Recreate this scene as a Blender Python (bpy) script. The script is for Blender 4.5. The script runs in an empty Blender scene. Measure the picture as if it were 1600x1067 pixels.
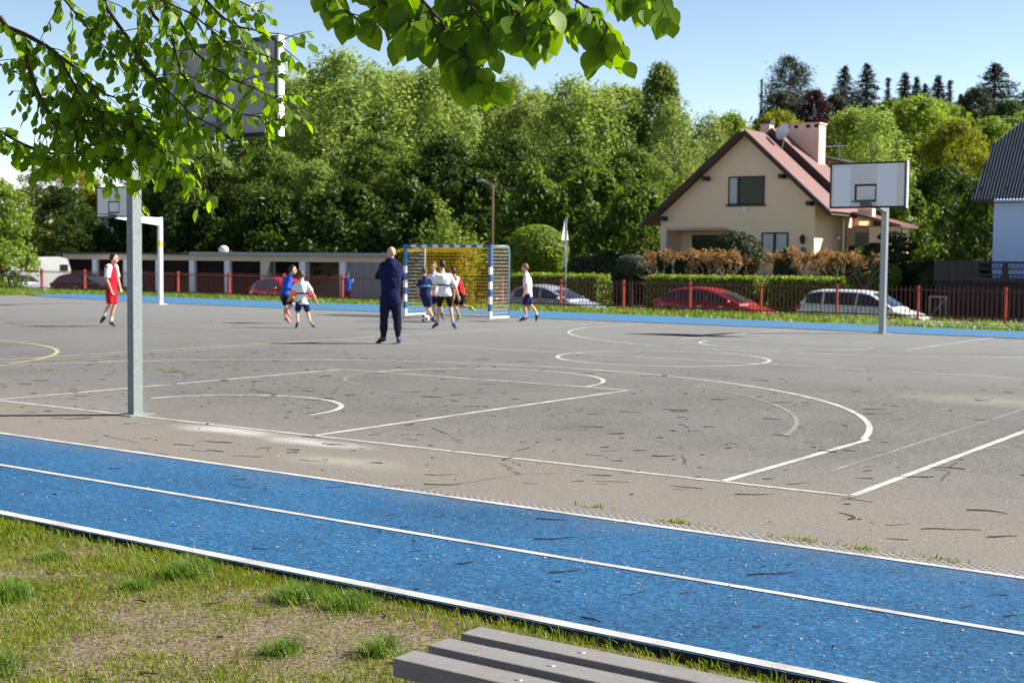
import bpy, bmesh, math, random
import numpy as np
from mathutils import Vector, Matrix, Euler, noise
R = math.radians
SC = bpy.context.scene
COL = SC.collection
random.seed(7)
rng = np.random.default_rng(11)

# ------------------------------------------------------------------ camera
FPX, PITCH, ROLL, HC = 2105.78, 0.0594862, 0.0104078, 1.6275
CX, CY, TH = -3.83286, 13.75864, 0.6087487          # origin and direction of the ball court in camera-facing metres
CT, ST = math.cos(TH), math.sin(TH)
cp, sp, cr, sr = math.cos(PITCH), math.sin(PITCH), math.cos(ROLL), math.sin(ROLL)
_d = Vector((0, cp, -sp)); _r0 = Vector((1, 0, 0)); _u0 = Vector((0, sp, cp))
_r = cr*_r0 + sr*_u0; _u = -sr*_r0 + cr*_u0
def at(px, py, Y):
    """point of the place seen at a photograph pixel, Y metres ahead"""
    v = _d*FPX + _r*(px-800) - _u*(py-533.5)
    return Vector((0, 0, HC)) + v*(Y/v.y)
def UV(u, v, z=0.0):
    return Vector((CX + u*CT + v*ST, CY - u*ST + v*CT, z))
def uv_of(X, Y):
    a, b = X-CX, Y-CY
    return a*CT - b*ST, a*ST + b*CT
cam = bpy.data.cameras.new('camera'); camo = bpy.data.objects.new('camera', cam); COL.objects.link(camo)
m = Matrix.Identity(4)
for i in range(3):
    m[i][0], m[i][1], m[i][2] = _r[i], _u[i], -_d[i]
m[2][3] = HC
camo.matrix_world = m
cam.sensor_width = 36; cam.lens = FPX/1600*36; cam.clip_start = .05; cam.clip_end = 3000
cam.dof.use_dof = True; cam.dof.focus_distance = 6.2; cam.dof.aperture_fstop = 5.2
SC.camera = camo

# ------------------------------------------------------------------ object helpers
def tag(o, label=None, cat=None, group=None, kind=None):
    if label: o['label'] = label
    if cat: o['category'] = cat
    if group: o['group'] = group
    if kind: o['kind'] = kind
    return o
def thing(name, label, cat, loc=(0, 0, 0), rz=0.0, group=None):
    o = bpy.data.objects.new(name, None); COL.objects.link(o)
    o.location = loc; o.rotation_euler = (0, 0, rz); o.empty_display_size = .2
    return tag(o, label, cat, group)
def link(name, me, mats, parent=None, smooth=False):
    o = bpy.data.objects.new(name, me); COL.objects.link(o)
    for mt in (mats if isinstance(mats, (list, tuple)) else [mats]):
        if mt: me.materials.append(mt)
    if smooth and len(me.polygons):
        me.polygons.foreach_set('use_smooth', [True]*len(me.polygons))
    if parent: o.parent = parent
    return o
def copy_tree(o, parent=None):
    c = o.copy(); COL.objects.link(c)
    if parent: c.parent = parent
    for ch in [x for x in list(COL.objects) if x.parent == o]:
        copy_tree(ch, c)
    return c
class MB:
    def __init__(s): s.v = []; s.f = []; s.m = []
    def add(s, vs, fs, mi=0):
        b = len(s.v); s.v += [tuple(x) for x in vs]
        s.f += [tuple(i+b for i in f) for f in fs]; s.m += [mi]*len(fs)
        return s
    def box(s, x0, x1, y0, y1, z0, z1, mi=0, bev=0.0):
        if bev > 0:
            bm = bmesh.new(); bmesh.ops.create_cube(bm, size=1)
            for v in bm.verts: v.co = Vector(((x0+x1)/2+v.co.x*(x1-x0), (y0+y1)/2+v.co.y*(y1-y0), (z0+z1)/2+v.co.z*(z1-z0)))
            bmesh.ops.bevel(bm, geom=list(bm.edges), offset=bev, segments=2, affect='EDGES', profile=.6)
            return s.bm(bm, mi)
        return s.add([(x0,y0,z0),(x1,y0,z0),(x1,y1,z0),(x0,y1,z0),(x0,y0,z1),(x1,y0,z1),(x1,y1,z1),(x0,y1,z1)],
                     [(0,3,2,1),(4,5,6,7),(0,1,5,4),(1,2,6,5),(2,3,7,6),(3,0,4,7)], mi)
    def bm(s, bm, mi=0):
        bm.verts.ensure_lookup_table(); bm.verts.index_update()
        s.add([v.co for v in bm.verts], [[v.index for v in f.verts] for f in bm.faces], mi); bm.free(); return s
    def prism(s, poly, y0, y1, mi=0):
        """polygon of (x, z) pulled along y"""
        n = len(poly)
        vs = [(x, y0, z) for x, z in poly] + [(x, y1, z) for x, z in poly]
        fs = [tuple(range(n)), tuple(range(2*n-1, n-1, -1))]
        fs += [(i, i+n, (i+1) % n+n, (i+1) % n) for i in range(n)]
        return s.add(vs, fs, mi)
    def sheet(s, poly, z, mi=0):
        return s.add([(x, y, z) for x, y in poly], [tuple(range(len(poly)))], mi)
    def tube(s, pts, rad, seg=8, mi=0, cap=True):
        pts = [Vector(p) for p in pts]
        if not hasattr(rad, '__len__'): rad = [rad]*len(pts)
        vs, fs = [], []
        up = Vector((0, 0, 1)); px = None
        for i, p in enumerate(pts):
            t = (pts[min(i+1, len(pts)-1)] - pts[max(i-1, 0)])
            if t.length < 1e-9: t = Vector((0, 0, 1))
            t.normalize()
            if px is None:
                px = t.cross(up if abs(t.z) < .95 else Vector((1, 0, 0))).normalized()
            else:
                px = (px - t*px.dot(t)).normalized()
            py = t.cross(px)
            for k in range(seg):
                a = 2*math.pi*k/seg
                vs.append(p + (px*math.cos(a)+py*math.sin(a))*rad[i])
        for i in range(len(pts)-1):
            for k in range(seg):
                a, b = i*seg+k, i*seg+(k+1) % seg
                fs.append((a, b, b+seg, a+seg))
        if cap:
            fs.append(tuple(range(seg-1, -1, -1))); n = (len(pts)-1)*seg
            fs.append(tuple(range(n, n+seg)))
        return s.add(vs, fs, mi)
    def loft(s, rings, mi=0, cap=True):
        n = len(rings[0]); vs = [p for r in rings for p in r]; fs = []
        for i in range(len(rings)-1):
            for k in range(n):
                a, b = i*n+k, i*n+(k+1) % n
                fs.append((a, b, b+n, a+n))
        if cap:
            fs.append(tuple(range(n-1, -1, -1))); q = (len(rings)-1)*n; fs.append(tuple(range(q, q+n)))
        return s.add(vs, fs, mi)
    def ball(s, c, r, rot=None, nu=14, nv=9, mi=0):
        c = Vector(c); rx, ry, rz = (r if hasattr(r, '__len__') else (r, r, r))
        rot = rot or Matrix.Identity(3); vs = []; fs = []
        vs.append(c + rot @ Vector((0, 0, rz)))
        for j in range(1, nv):
            t = math.pi*j/nv
            for k in range(nu):
                a = 2*math.pi*k/nu
                vs.append(c + rot @ Vector((rx*math.sin(t)*math.cos(a), ry*math.sin(t)*math.sin(a), rz*math.cos(t))))
        vs.append(c + rot @ Vector((0, 0, -rz))); L = len(vs)-1
        for k in range(nu):
            k2 = (k+1) % nu
            fs.append((0, 1+k, 1+k2)); q = 1+(nv-2)*nu; fs.append((L, q+k2, q+k))
            for j in range(nv-2):
                a = 1+j*nu; fs.append((a+k, a+nu+k, a+nu+k2, a+k2))
        return s.add(vs, fs, mi)
    def capsule(s, p0, p1, r0, r1, seg=10, flat0=False, flat1=False, mi=0):
        p0, p1 = Vector(p0), Vector(p1); d = (p1-p0)
        if d.length < 1e-6: return s.ball(p0, r0)
        t = d.normalized(); pts, rr = [], []
        if not flat0:
            for a in (80, 55, 28): pts.append(p0 - t*r0*math.sin(R(a))); rr.append(max(r0*math.cos(R(a)), 1e-4))
        pts += [p0, (p0+p1)/2, p1]; rr += [r0, (r0+r1)/2, r1]
        if not flat1:
            for a in (28, 55, 80): pts.append(p1 + t*r1*math.sin(R(a))); rr.append(max(r1*math.cos(R(a)), 1e-4))
        return s.tube(pts, rr, seg, mi)
    def mesh(s, name):
        me = bpy.data.meshes.new(name); me.from_pydata(s.v, [], s.f)
        if any(s.m): me.polygons.foreach_set('material_index', s.m)
        me.update(); return me
    def build(s, name, mats, parent=None, smooth=False):
        return link(name, s.mesh(name), mats, parent, smooth)
def structure(name, me_or_mb, mat):
    o = me_or_mb.build(name, mat) if isinstance(me_or_mb, MB) else link(name, me_or_mb, mat)
    o['kind'] = 'structure'; return o
def recalc(me):
    bm = bmesh.new(); bm.from_mesh(me); bmesh.ops.recalc_face_normals(bm, faces=bm.faces); bm.to_mesh(me); bm.free(); return me

# ------------------------------------------------------------------ materials
class NT:
    def __init__(s, name):
        s.m = bpy.data.materials.new(name); s.m.use_nodes = True; s.t = s.m.node_tree; s.t.nodes.clear()
        s.out = s.n('ShaderNodeOutputMaterial')
    def n(s, typ, **kw):
        nd = s.t.nodes.new(typ)
        for k, v in kw.items():
            if k == 'i':
                for a, b in v.items():
                    if hasattr(b, 'is_output'): s.t.links.new(b, nd.inputs[a])
                    else: nd.inputs[a].default_value = b
            else: setattr(nd, k, v)
        return nd
    def l(s, a, b): s.t.links.new(a, b)
    def coords(s, which='Object'): return s.n('ShaderNodeTexCoord').outputs[which]
    def noise(s, co, scale, detail=3, rough=.55):
        return s.n('ShaderNodeTexNoise', i={'Vector': co, 'Scale': scale, 'Detail': detail, 'Roughness': rough}).outputs['Fac']
    def ramp(s, fac, stops):
        nd = s.n('ShaderNodeValToRGB'); cr_ = nd.color_ramp
        while len(cr_.elements) < len(stops): cr_.elements.new(.5)
        for e, (p, c) in zip(cr_.elements, stops):
            e.position = p; e.color = (*c, 1) if hasattr(c, '__len__') else (c, c, c, 1)
        s.l(fac, nd.inputs[0]); return nd.outputs[0]
    def mix(s, fac, a, b, mode='MIX'):
        nd = s.n('ShaderNodeMix', data_type='RGBA', blend_type=mode)
        for k, x in ((0, fac), (6, a), (7, b)):
            if hasattr(x, 'is_output'): s.l(x, nd.inputs[k])
            elif hasattr(x, '__len__'): nd.inputs[k].default_value = (*x, 1)
            else: nd.inputs[k].default_value = x
        return nd.outputs[2]
    def math(s, op, a, b=0.0, c=0.0, clamp=False):
        nd = s.n('ShaderNodeMath', operation=op, use_clamp=clamp)
        for k, x in enumerate((a, b, c)):
            if hasattr(x, 'is_output'): s.l(x, nd.inputs[k])
            else: nd.inputs[k].default_value = x
        return nd.outputs[0]
    def bump(s, h, strength=.3, dist=.01):
        return s.n('ShaderNodeBump', i={'Height': h, 'Strength': strength, 'Distance': dist}).outputs[0]
    def bsdf(s, col, rough=.6, spec=.5, metal=0.0, normal=None, coat=0.0):
        b = s.n('ShaderNodeBsdfPrincipled')
        for k, x in (('Base Color', col), ('Roughness', rough), ('Specular IOR Level', spec), ('Metallic', metal), ('Coat Weight', coat)):
            if hasattr(x, 'is_output'): s.l(x, b.inputs[k])
            elif hasattr(x, '__len__'): b.inputs[k].default_value = (*x, 1)
            else: b.inputs[k].default_value = x
        if normal: s.l(normal, b.inputs['Normal'])
        s.l(b.outputs[0], s.out.inputs[0]); return b
def simple(name, col, rough=.6, var=.15, scale=12, spec=.5, metal=0.0, bump=0.0, coat=0.0):
    t = NT(name); co = t.coords(); f = t.noise(co, scale, 4)
    c = t.mix(f, [x*(1-var) for x in col], [min(1, x*(1+var)) for x in col])
    t.bsdf(c, rough, spec, metal, t.bump(f, bump, .01) if bump else None, coat); return t.m
def leafmat(name, a, b, trans=.45, gloss=.35, dead=None, nscale=.35):
    """leaves: colour runs from a to b leaf by leaf and clump by clump; light passes through"""
    t = NT(name); co = t.coords()
    ri = t.n('ShaderNodeNewGeometry').outputs['Random Per Island']
    f = t.math('ADD', t.math('MULTIPLY', ri, .6), t.math('MULTIPLY', t.noise(co, nscale, 2), .7), clamp=False)
    f = t.math('SUBTRACT', f, .15, clamp=True)
    c = t.mix(f, a, b)
    if dead:
        c = t.mix(t.math('GREATER_THAN', ri, .93), c, dead)
    pr = t.n('ShaderNodeBsdfPrincipled'); t.l(c, pr.inputs['Base Color']); pr.inputs['Roughness'].default_value = .45
    pr.inputs['Specular IOR Level'].default_value = gloss
    tr = t.n('ShaderNodeBsdfTranslucent'); hs = t.n('ShaderNodeHueSaturation', i={'Hue': .485, 'Saturation': 1.1, 'Value': 1.7, 'Color': c})
    t.l(hs.outputs[0], tr.inputs[0])
    mx = t.n('ShaderNodeMixShader'); mx.inputs[0].default_value = trans
    t.l(pr.outputs[0], mx.inputs[1]); t.l(tr.outputs[0], mx.inputs[2]); t.l(mx.outputs[0], t.out.inputs[0]); return t.m
def glassmat(name, col=(.02, .025, .03), rough=.04):
    t = NT(name); co = t.coords()
    t.bsdf(t.mix(t.noise(co, 2.5, 3), col, [x*2.2 for x in col]), rough, .8); return t.m

M = {}
M['galv'] = simple('galvanised_steel', (.30, .33, .35), .45, .3, 22, .5, .4, .15)
M['galv_near'] = simple('weathered_post_steel', (.20, .235, .245), .55, .35, 26, .4, 0, .3)
M['dark_steel'] = simple('dark_steel', (.05, .055, .06), .5, .2, 20)
M['white_steel'] = simple('white_painted_steel', (.72, .75, .76), .4, .08, 10)
M['white_paint'] = simple('white_paint', (.78, .78, .77), .5, .06, 8)
M['black'] = simple('black_paint', (.012, .012, .013), .5, .3, 10)
M['goal_blue'] = simple('blue_goal_paint', (.015, .11, .32), .4, .2, 14)
M['yellow_tag'] = simple('yellow_tape', (.75, .45, .02), .5, .1)
M['rubber'] = simple('black_rubber', (.015, .015, .015), .8, .2, 30)
M['chrome'] = simple('bright_trim', (.55, .56, .58), .25, .1, 30, .5, .8)
M['glass'] = glassmat('car_glass', (.012, .015, .018), .05)
M['glass_green'] = simple('window_glass', (.012, .026, .018), .12, .5, 3, .22)
M['red_fence'] = simple('red_fence_paint', (.34, .045, .025), .5, .25, 15)
M['maroon_fence'] = simple('maroon_fence_paint', (.070, .010, .008), .55, .3, 15)
M['brown_wood'] = simple('dark_brown_wood', (.035, .017, .016), .6, .3, 9)
M['stucco'] = simple('cream_stucco', (.88, .67, .51), .85, .06, 1.2, .2, 0, .12)
M['pink_stucco'] = simple('pink_stucco', (.80, .54, .47), .85, .14, 1.6, .2, 0, .15)
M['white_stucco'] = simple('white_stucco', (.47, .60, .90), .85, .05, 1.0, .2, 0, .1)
M['curtain'] = simple('curtain_cloth', (.50, .54, .60), .8, .12, 14)
M['lampshade'] = simple('frosted_lamp_glass', (.7, .7, .66), .3, .05)
M['bark'] = simple('bark', (.055, .042, .032), .85, .4, 18, .2, 0, .5)
M['bark_light'] = simple('pale_bark', (.20, .16, .12), .85, .35, 9, .2, 0, .4)
M['skin'] = simple('skin', (.60, .34, .24), .5, .06, 30, .35)
M['skin_tan'] = simple('tanned_skin', (.46, .25, .15), .5, .06, 30, .35)
M['hair_dark'] = simple('dark_brown_hair', (.022, .013, .009), .55, .5, 60, .4, 0, .5)
M['hair_brown'] = simple('brown_hair', (.09, .045, .022), .55, .5, 60, .4, 0, .5)
M['hair_auburn'] = simple('auburn_hair', (.16, .075, .035), .55, .5, 60, .4, 0, .5)
M['eye'] = simple('dark_eye', (.02, .015, .012), .2, .1)
M['lip'] = simple('lip', (.42, .16, .13), .5, .1)
def cloth(name, col, var=.12): return simple(name, col, .85, var, 26, .15, 0, .25)
M['c_white'] = cloth('white_cotton', (.82, .83, .86), .05)
M['c_red'] = cloth('red_jersey', (.55, .012, .03))
M['c_navy'] = cloth('navy_jersey', (.018, .024, .085))
M['c_navy2'] = cloth('dark_navy_fleece', (.009, .012, .060), .3)
M['c_navy3'] = cloth('navy_joggers', (.010, .013, .034), .3)
M['c_blue'] = cloth('royal_blue_fleece', (.022, .09, .50))
M['c_black'] = cloth('black_shorts', (.014, .012, .018))
M['c_sky'] = cloth('light_blue_stripe', (.10, .28, .62))
M['s_black'] = simple('black_shoe', (.012, .012, .014), .5, .3, 30)
M['s_navy'] = simple('navy_shoe', (.02, .03, .09), .5, .3, 30)
M['s_coral'] = simple('coral_shoe', (.65, .16, .12), .5, .2, 30)
M['s_green'] = simple('green_shoe', (.16, .50, .05), .5, .2, 30)
M['s_brown'] = simple('brown_shoe', (.10, .06, .03), .5, .3, 30)
M['sole'] = simple('pale_sole', (.6, .6, .58), .6, .1)
def carpaint(name, col): return simple(name, col, .28, .05, 3, .5, 0, 0, .6)
M['car_white'] = carpaint('white_car_paint', (.68, .69, .72))
M['car_red'] = carpaint('dark_red_car_paint', (.30, .008, .014))
M['car_red2'] = carpaint('bright_red_car_paint', (.48, .012, .010))
M['car_silver'] = carpaint('silver_blue_car_paint', (.30, .33, .42))
M['car_dark'] = simple('dark_blue_car_paint', (.004, .005, .010), .4, .1, 3, .15)
M['lamp_red'] = simple('red_tail_lamp', (.45, .01, .012), .2, .1)
M['lamp_clear'] = simple('clear_headlamp', (.55, .58, .6), .12, .1)
# ------------------------------------------------------------------ people
def remeshed(mb, vox, smooth=4, cloth=0.0, freq=7.0, seed=0):
    me = mb.mesh('tmp'); recalc(me)
    o = bpy.data.objects.new('tmp', me); COL.objects.link(o)
    r = o.modifiers.new('r', 'REMESH'); r.mode = 'VOXEL'; r.voxel_size = vox
    s = o.modifiers.new('s', 'SMOOTH'); s.iterations = smooth; s.factor = .5
    dg = bpy.context.evaluated_depsgraph_get(); ev = o.evaluated_get(dg)
    out = bpy.data.meshes.new_from_object(ev, depsgraph=dg); bpy.data.objects.remove(o); bpy.data.meshes.remove(me)
    if cloth:
        for v in out.vertices:
            q = v.co*freq + Vector((seed*3.1, 0, 0)); q.z *= .6
            v.co += v.normal*cloth*(noise.noise(q) + .5*noise.noise(q*2.3))
    return out
def ring(c, ax, ay, a, b, n=18): return [c + ax*a*math.cos(2*math.pi*i/n) + ay*b*math.sin(2*math.pi*i/n) for i in range(n)]
def person(label, Y, J, yaw, H, skin='skin', hair='hair_dark', shirt=('c_white', 'short'), sleeve=None, legs=('c_navy', 'short'),
           socks='c_white', shoes='s_black', band=None, hood=False, head_yaw=None, group=None, chest=1.0, stripe=None, ground=0.0, pitch_head=0.0):
    """J: joints as photograph pixels plus a depth offset; R and L are the person's own sides"""
    foot = at(*J['foot'], Y); base = Vector((foot.x, foot.y, ground))
    root = thing('person', label, 'person', base, 0, group)
    dz = ground - foot.z
    P = {k: at(a[0], a[1], Y+a[2]) + Vector((0, 0, dz)) - base for k, a in J.items() if k != 'foot'}
    k = H/1.75; kh = (.5+.5*k)*1.0
    F = Vector((math.sin(R(yaw)), math.cos(R(yaw)), 0))
    Fh = F if head_yaw is None else Vector((math.sin(R(head_yaw)), math.cos(R(head_yaw)), 0))
    Z = Vector((0, 0, 1))
    Pm = (P['pL']+P['pR'])/2; S = (P['sL']+P['sR'])/2; N = P['neck']; Hd = P['head']
    latp = (P['pR']-P['pL']).normalized(); lats = (P['sR']-P['sL']).normalized()
    spine = (S-Pm).normalized()
    def torso_rings(grow=0.0, t0=-.12, t1=1.0, hemf=1.0, n=9):
        out = []
        for i in range(n):
            t_ = t0+(t1-t0)*i/(n-1); c = Pm + (S-Pm)*t_
            lat = latp.lerp(lats, max(0, min(1, t_))).normalized(); fw = spine.cross(lat)*-1
            fw = (fw - spine*fw.dot(spine)).normalized()
            ta = [-.2, 0, .3, .6, .85, 1.0, 1.1]; wa = [.150, .158, .140, .158, .178, .165, .10]; da = [.100, .112, .095, .112, .105, .075, .05]
            a = float(np.interp(t_, ta, wa))*k*chest; b = float(np.interp(t_, ta, da))*k*chest
            if t_ < .2: a = a*(1+(hemf-1)*(.2-t_)/.3)
            out.append(ring(c, lat, fw, a+grow, b+grow))
        return out
    # ---- body: one continuous skin
    b = MB()
    b.loft(torso_rings(0, -.1, 1.03))
    b.capsule(S+spine*.01, N.lerp(Hd, .45), .058*k, .052*k)
    hr = .118*kh
    rotm = Matrix((Fh.cross(Z), Fh, Z)).transposed()
    rotm = rotm @ Matrix.Rotation(R(pitch_head), 3, 'X')
    def hp(x, y, z): return Hd + rotm @ (Vector((x, y, z))*kh)
    b.ball(hp(0, -.008, .018), (.074*kh, .094*kh, .100*kh), rotm, 18, 12)
    b.ball(hp(0, .022, -.055), (.055*kh, .066*kh, .062*kh), rotm, 14, 9)
    b.capsule(hp(0, .088, .012), hp(0, .104, -.026), .010*kh, .015*kh, 8)
    b.capsule(hp(-.045, .078, .030), hp(.045, .078, .030), .014*kh, .014*kh, 8)
    b.capsule(hp(-.022, .080, -.062), hp(.022, .080, -.062), .010*kh, .010*kh, 8)
    for s_ in (-1, 1): b.ball(hp(s_*.077, -.008, -.004), (.012*kh, .022*kh, .033*kh), rotm, 8, 7)
    for s_ in 'LR':
        sh, el, ha = P['s'+s_], P['e'+s_], P['h'+s_]
        sg_ = 1 if s_ == 'R' else -1
        b.capsule(S+spine*-.01, sh, .060*k, .052*k); b.capsule(sh, el, .050*k, .037*k); 
        mid = el.lerp(ha, .3); b.capsule(el, mid, .037*k, .038*k); b.capsule(mid, ha, .038*k, .026*k)
        d = (ha-el).normalized(); side = (lats*sg_ - d*lats.dot(d)*sg_).normalized(); nrm = d.cross(side).normalized()
        if nrm.dot(F) < 0: nrm = -nrm
        pc = ha + d*.048*k
        b.ball(pc, (.040*k, .018*k, .055*k), Matrix((nrm.cross(d), nrm, d)).transposed(), 12, 8)
        lat_h = nrm.cross(d)
        for i, (o_, L_) in enumerate(((-.029, .062), (-.010, .074), (.010, .070), (.028, .055))):
            q0 = pc + d*.042*k + lat_h*o_*k; q1 = q0 + (d*.8+nrm*.35).normalized()*L_*.5*k; q2 = q1 + (d*.45+nrm*.8).normalized()*L_*.5*k
            b.capsule(q0, q1, .0098*k, .009*k, 7); b.capsule(q1, q2, .009*k, .0078*k, 7)
        q0 = pc + F*0 - d*.012*k + nrm*.012*k + lat_h*.034*k*(1 if lat_h.dot(F) > 0 else -1); q1 = q0 + (d*.5+nrm*.6+F*.4).normalized()*.034*k
        b.capsule(q0, q1, .012*k, .010*k, 7); b.capsule(q1, q1 + (d*.8+nrm*.4).normalized()*.026*k, .010*k, .0085*k, 7)
        hi, kn, an, to = P['p'+s_], P['k'+s_], P['a'+s_], P['t'+s_]
        b.capsule(hi, kn, .082*k, .050*k, 12)
        cd = (an-kn); fwl = F - cd.normalized()*F.dot(cd.normalized()); calf = kn + cd*.32 - (fwl.normalized() if fwl.length > .05 else F)*.016*k
        b.capsule(kn, calf, .049*k, .051*k, 12); b.capsule(calf, an, .051*k, .031*k, 12)
        b.capsule(an, an.lerp(to, .85), .032*k, .024*k)
    body = link('body', remeshed(b, .0085 if H < 1.7 else .0095, 3), M[skin], root, True)
    # ---- face
    for s_ in (-1, 1):
        e = MB(); e.ball(hp(s_*.030, .083, .010), (.013*kh, .009*kh, .008*kh), rotm, 10, 7); e.build('eye', M['eye'], body, True)
    e = MB(); e.ball(hp(0, .089, -.064), (.022*kh, .008*kh, .006*kh), rotm, 10, 7); e.build('mouth', M['lip'], body, True)
    if hair:
        h = MB(); bm = bmesh.new(); bmesh.ops.create_uvsphere(bm, u_segments=32, v_segments=22, radius=1)
        for v in list(bm.verts):
            x, y, z = v.co
            lim = -.72 if y < -.35 else (-.72+(y+.35)*1.5 if y < -.1 else -.345+(y+.1)*1.35)
            if z < lim or (y > .55 and z < .52): bm.verts.remove(v)
        for v in bm.verts:
            q = Vector((v.co.x*.085, v.co.y*.108-.010, v.co.z*.118+.022))
            q *= 1 + .05*noise.noise(q*40) + .04*noise.noise(q*90); v.co = Hd + rotm @ (q*kh)
        h.bm(bm); hm = h.mesh('hair'); ho = link('hair', hm, M[hair], root, True)
        sm = ho.modifiers.new('s', 'SOLIDIFY'); sm.thickness = .02*kh; sm.offset = -1
    # ---- clothes
    vox = .010; sd_ = Y
    sc, sl = shirt
    c = MB(); c.loft(torso_rings(.018*k+.008, -.11 if sl == 'short' else -.10, 1.04, 1.10))
    c.capsule(S-spine*.03, N+ (Hd-N)*.06, .085*k, .066*k, 12)
    for s_ in 'LR':
        sh, el, ha = P['s'+s_], P['e'+s_], P['h'+s_]
        c.capsule(S-spine*.02, sh, .078*k, .070*k, 12)
        if sl == 'short' and sleeve is None: c.capsule(sh, sh.lerp(el, .80), .070*k, .066*k, 12, False, True)
        if sl == 'long':
            c.capsule(sh, el, .072*k, .058*k, 12); c.capsule(el, el.lerp(ha, .97), .058*k, .042*k, 12)
    if hood:
        c.ball(N - F*.055*k - spine*.03, (.115*k, .075*k, .085*k), Matrix((F.cross(Z), F, Z)).transposed()); c.ball(N - F*.10*k - spine*.10, (.075*k, .045*k, .085*k), Matrix((F.cross(Z), F, Z)).transposed())
    link('hoodie' if hood else ('jumper' if sl == 'long' else 'shirt'), remeshed(c, vox, 3, .015*k, 8, sd_), M[sc], root, True)
    if sleeve:
        for s_ in 'LR':
            c = MB(); sh, el = P['s'+s_], P['e'+s_]; c.capsule(sh.lerp(S, .18), sh.lerp(el, .86), .094*k, .076*k, 12, False, True)
            link('sleeve', remeshed(c, vox, 3, .008*k, 9, sd_), M[sleeve], root, True)
    def belt(name, mat, t0, t1, grow):
        c = MB(); rr = torso_rings(grow, t0, t1, 1.1, 5); c.loft(rr); link(name, remeshed(c, .008, 2), M[mat], root, True)
    if band: belt('bib_band', band, .46, .54, .036*k+.018)
    if stripe: belt('shirt_stripe', stripe, .60, .70, .034*k+.018)
    lc, ll = legs
    c = MB(); c.loft(torso_rings(.016*k+.002, -.14, .16)) 
    for s_ in 'LR':
        hi, kn, an = P['p'+s_], P['k'+s_], P['a'+s_]
        if ll == 'short': c.capsule(hi, hi.lerp(kn, .90), .108*k, .088*k, 14, False, True)
        elif ll == 'tight': c.capsule(hi, hi.lerp(kn, .92), .096*k, .066*k, 14, False, True)
        else:
            c.capsule(hi, kn, .108*k, .080*k, 14); c.capsule(kn, kn.lerp(an, .55), .080*k, .070*k, 14); c.capsule(kn.lerp(an, .5), kn.lerp(an, .95), .070*k, .046*k, 14, False, True)
    link('joggers' if ll == 'long' else 'shorts', remeshed(c, vox, 3, .016*k, 7, sd_+5), M[lc], root, True)
    for s_ in 'LR':
        kn, an, to = P['k'+s_], P['a'+s_], P['t'+s_]
        if socks:
            c = MB(); c.capsule(kn.lerp(an, .72), an.lerp(to, .12), .041*k, .039*k, 12, True); link('sock', remeshed(c, .007, 2), M[socks], root, True)
        c = MB(); ld = (an-kn).normalized(); fd = (to-an).normalized()
        heel = an + ld*.032*k - fd*.022*k
        up_ = (an-heel).normalized(); sidev = fd.cross(up_).normalized(); rings = []
        ax_ = (to-heel); ax_n = ax_.normalized(); upn = (up_ - ax_n*up_.dot(ax_n)).normalized(); sidev = ax_n.cross(upn)
        for t_, w_, h_ in ((-.10, .022, .03), (.0, .036, .062), (.25, .036, .066), (.5, .041, .050), (.78, .045, .036), (.98, .036, .026), (1.06, .016, .015)):
            cc = heel + ax_*t_ + upn*(h_-.03)*k
            rings.append(ring(cc, sidev, upn, w_*k, h_*k, 14))
        c.loft(rings); link('shoe', remeshed(c, .0065, 3), M[shoes], root, True)
    return root

person('boy in a red and white kit walking behind the near hoop post', 31.6, dict(foot=(174, 510),
    head=(178.5, 404.3, 0), neck=(176, 414.5, 0), sR=(168.8, 418, -.14), sL=(180.0, 418, .14), eR=(167.0, 437, -.20), hR=(173.4, 452.5, -.14), eL=(184, 436, .18), hL=(188, 450.5, .10),
    pR=(171, 458.5, -.08), pL=(177, 458.5, .08), kR=(172.2, 476, -.08), aR=(162.0, 493.0, -.06), tR=(157.4, 504.5, -.06), kL=(179, 476, .07), aL=(172.6, 503.3, .07), tL=(180.2, 508.8, .05)),
    78, 1.56, hair='hair_dark', shirt=('c_red', 'short'), sleeve='c_white', legs=('c_red', 'short'), socks='c_white', shoes='s_black')
person('boy in a royal blue jumper and black shorts running with coral shoes', 34.1, dict(foot=(449, 504),
    head=(457.8, 421.3, 0), neck=(453.6, 430, 0), sL=(446.8, 434.5, .13), sR=(453.4, 434.5, -.13), eR=(448.6, 449, -.26), hR=(458.5, 452, -.24), eL=(455, 449, .2), hL=(464, 449, .16),
    pL=(443.5, 461.5, .08), pR=(445.5, 461.5, -.08), kL=(447.2, 477.5, .10), aL=(446.2, 496.8, .08), tL=(453.5, 502.3, .06), kR=(458.0, 474.5, -.14), aR=(446.2, 484.2, -.12), tR=(453.4, 493.0, -.12)),
    68, 1.50, hair='hair_dark', shirt=('c_blue', 'long'), legs=('c_black', 'short'), socks=None, shoes='s_coral', head_yaw=80)
person('boy in a white shirt seen from behind running beside the blue jumper', 31.9, dict(foot=(473, 511.5),
    head=(471.2, 429.4, .02), neck=(471, 439.5, 0), sL=(463.6, 443.5, 0), sR=(479.2, 443, 0), eL=(456.6, 455.5, -.03), hL=(452.0, 466, .06), eR=(488.6, 457.5, -.02), hR=(494.6, 471.5, .05),
    pL=(467.6, 472, 0), pR=(476.6, 472, 0), kL=(464.6, 487, -.02), aL=(465.4, 503.5, -.16), tL=(462.2, 510.8, -.06), kR=(481, 487, .06), aR=(484.6, 501.8, -.10), tR=(491.2, 510.4, -.08)),
    5, 1.36, hair='hair_brown', shirt=('c_white', 'short'), legs=('c_navy', 'short'), socks=None, shoes='s_brown', band='c_navy')
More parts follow.
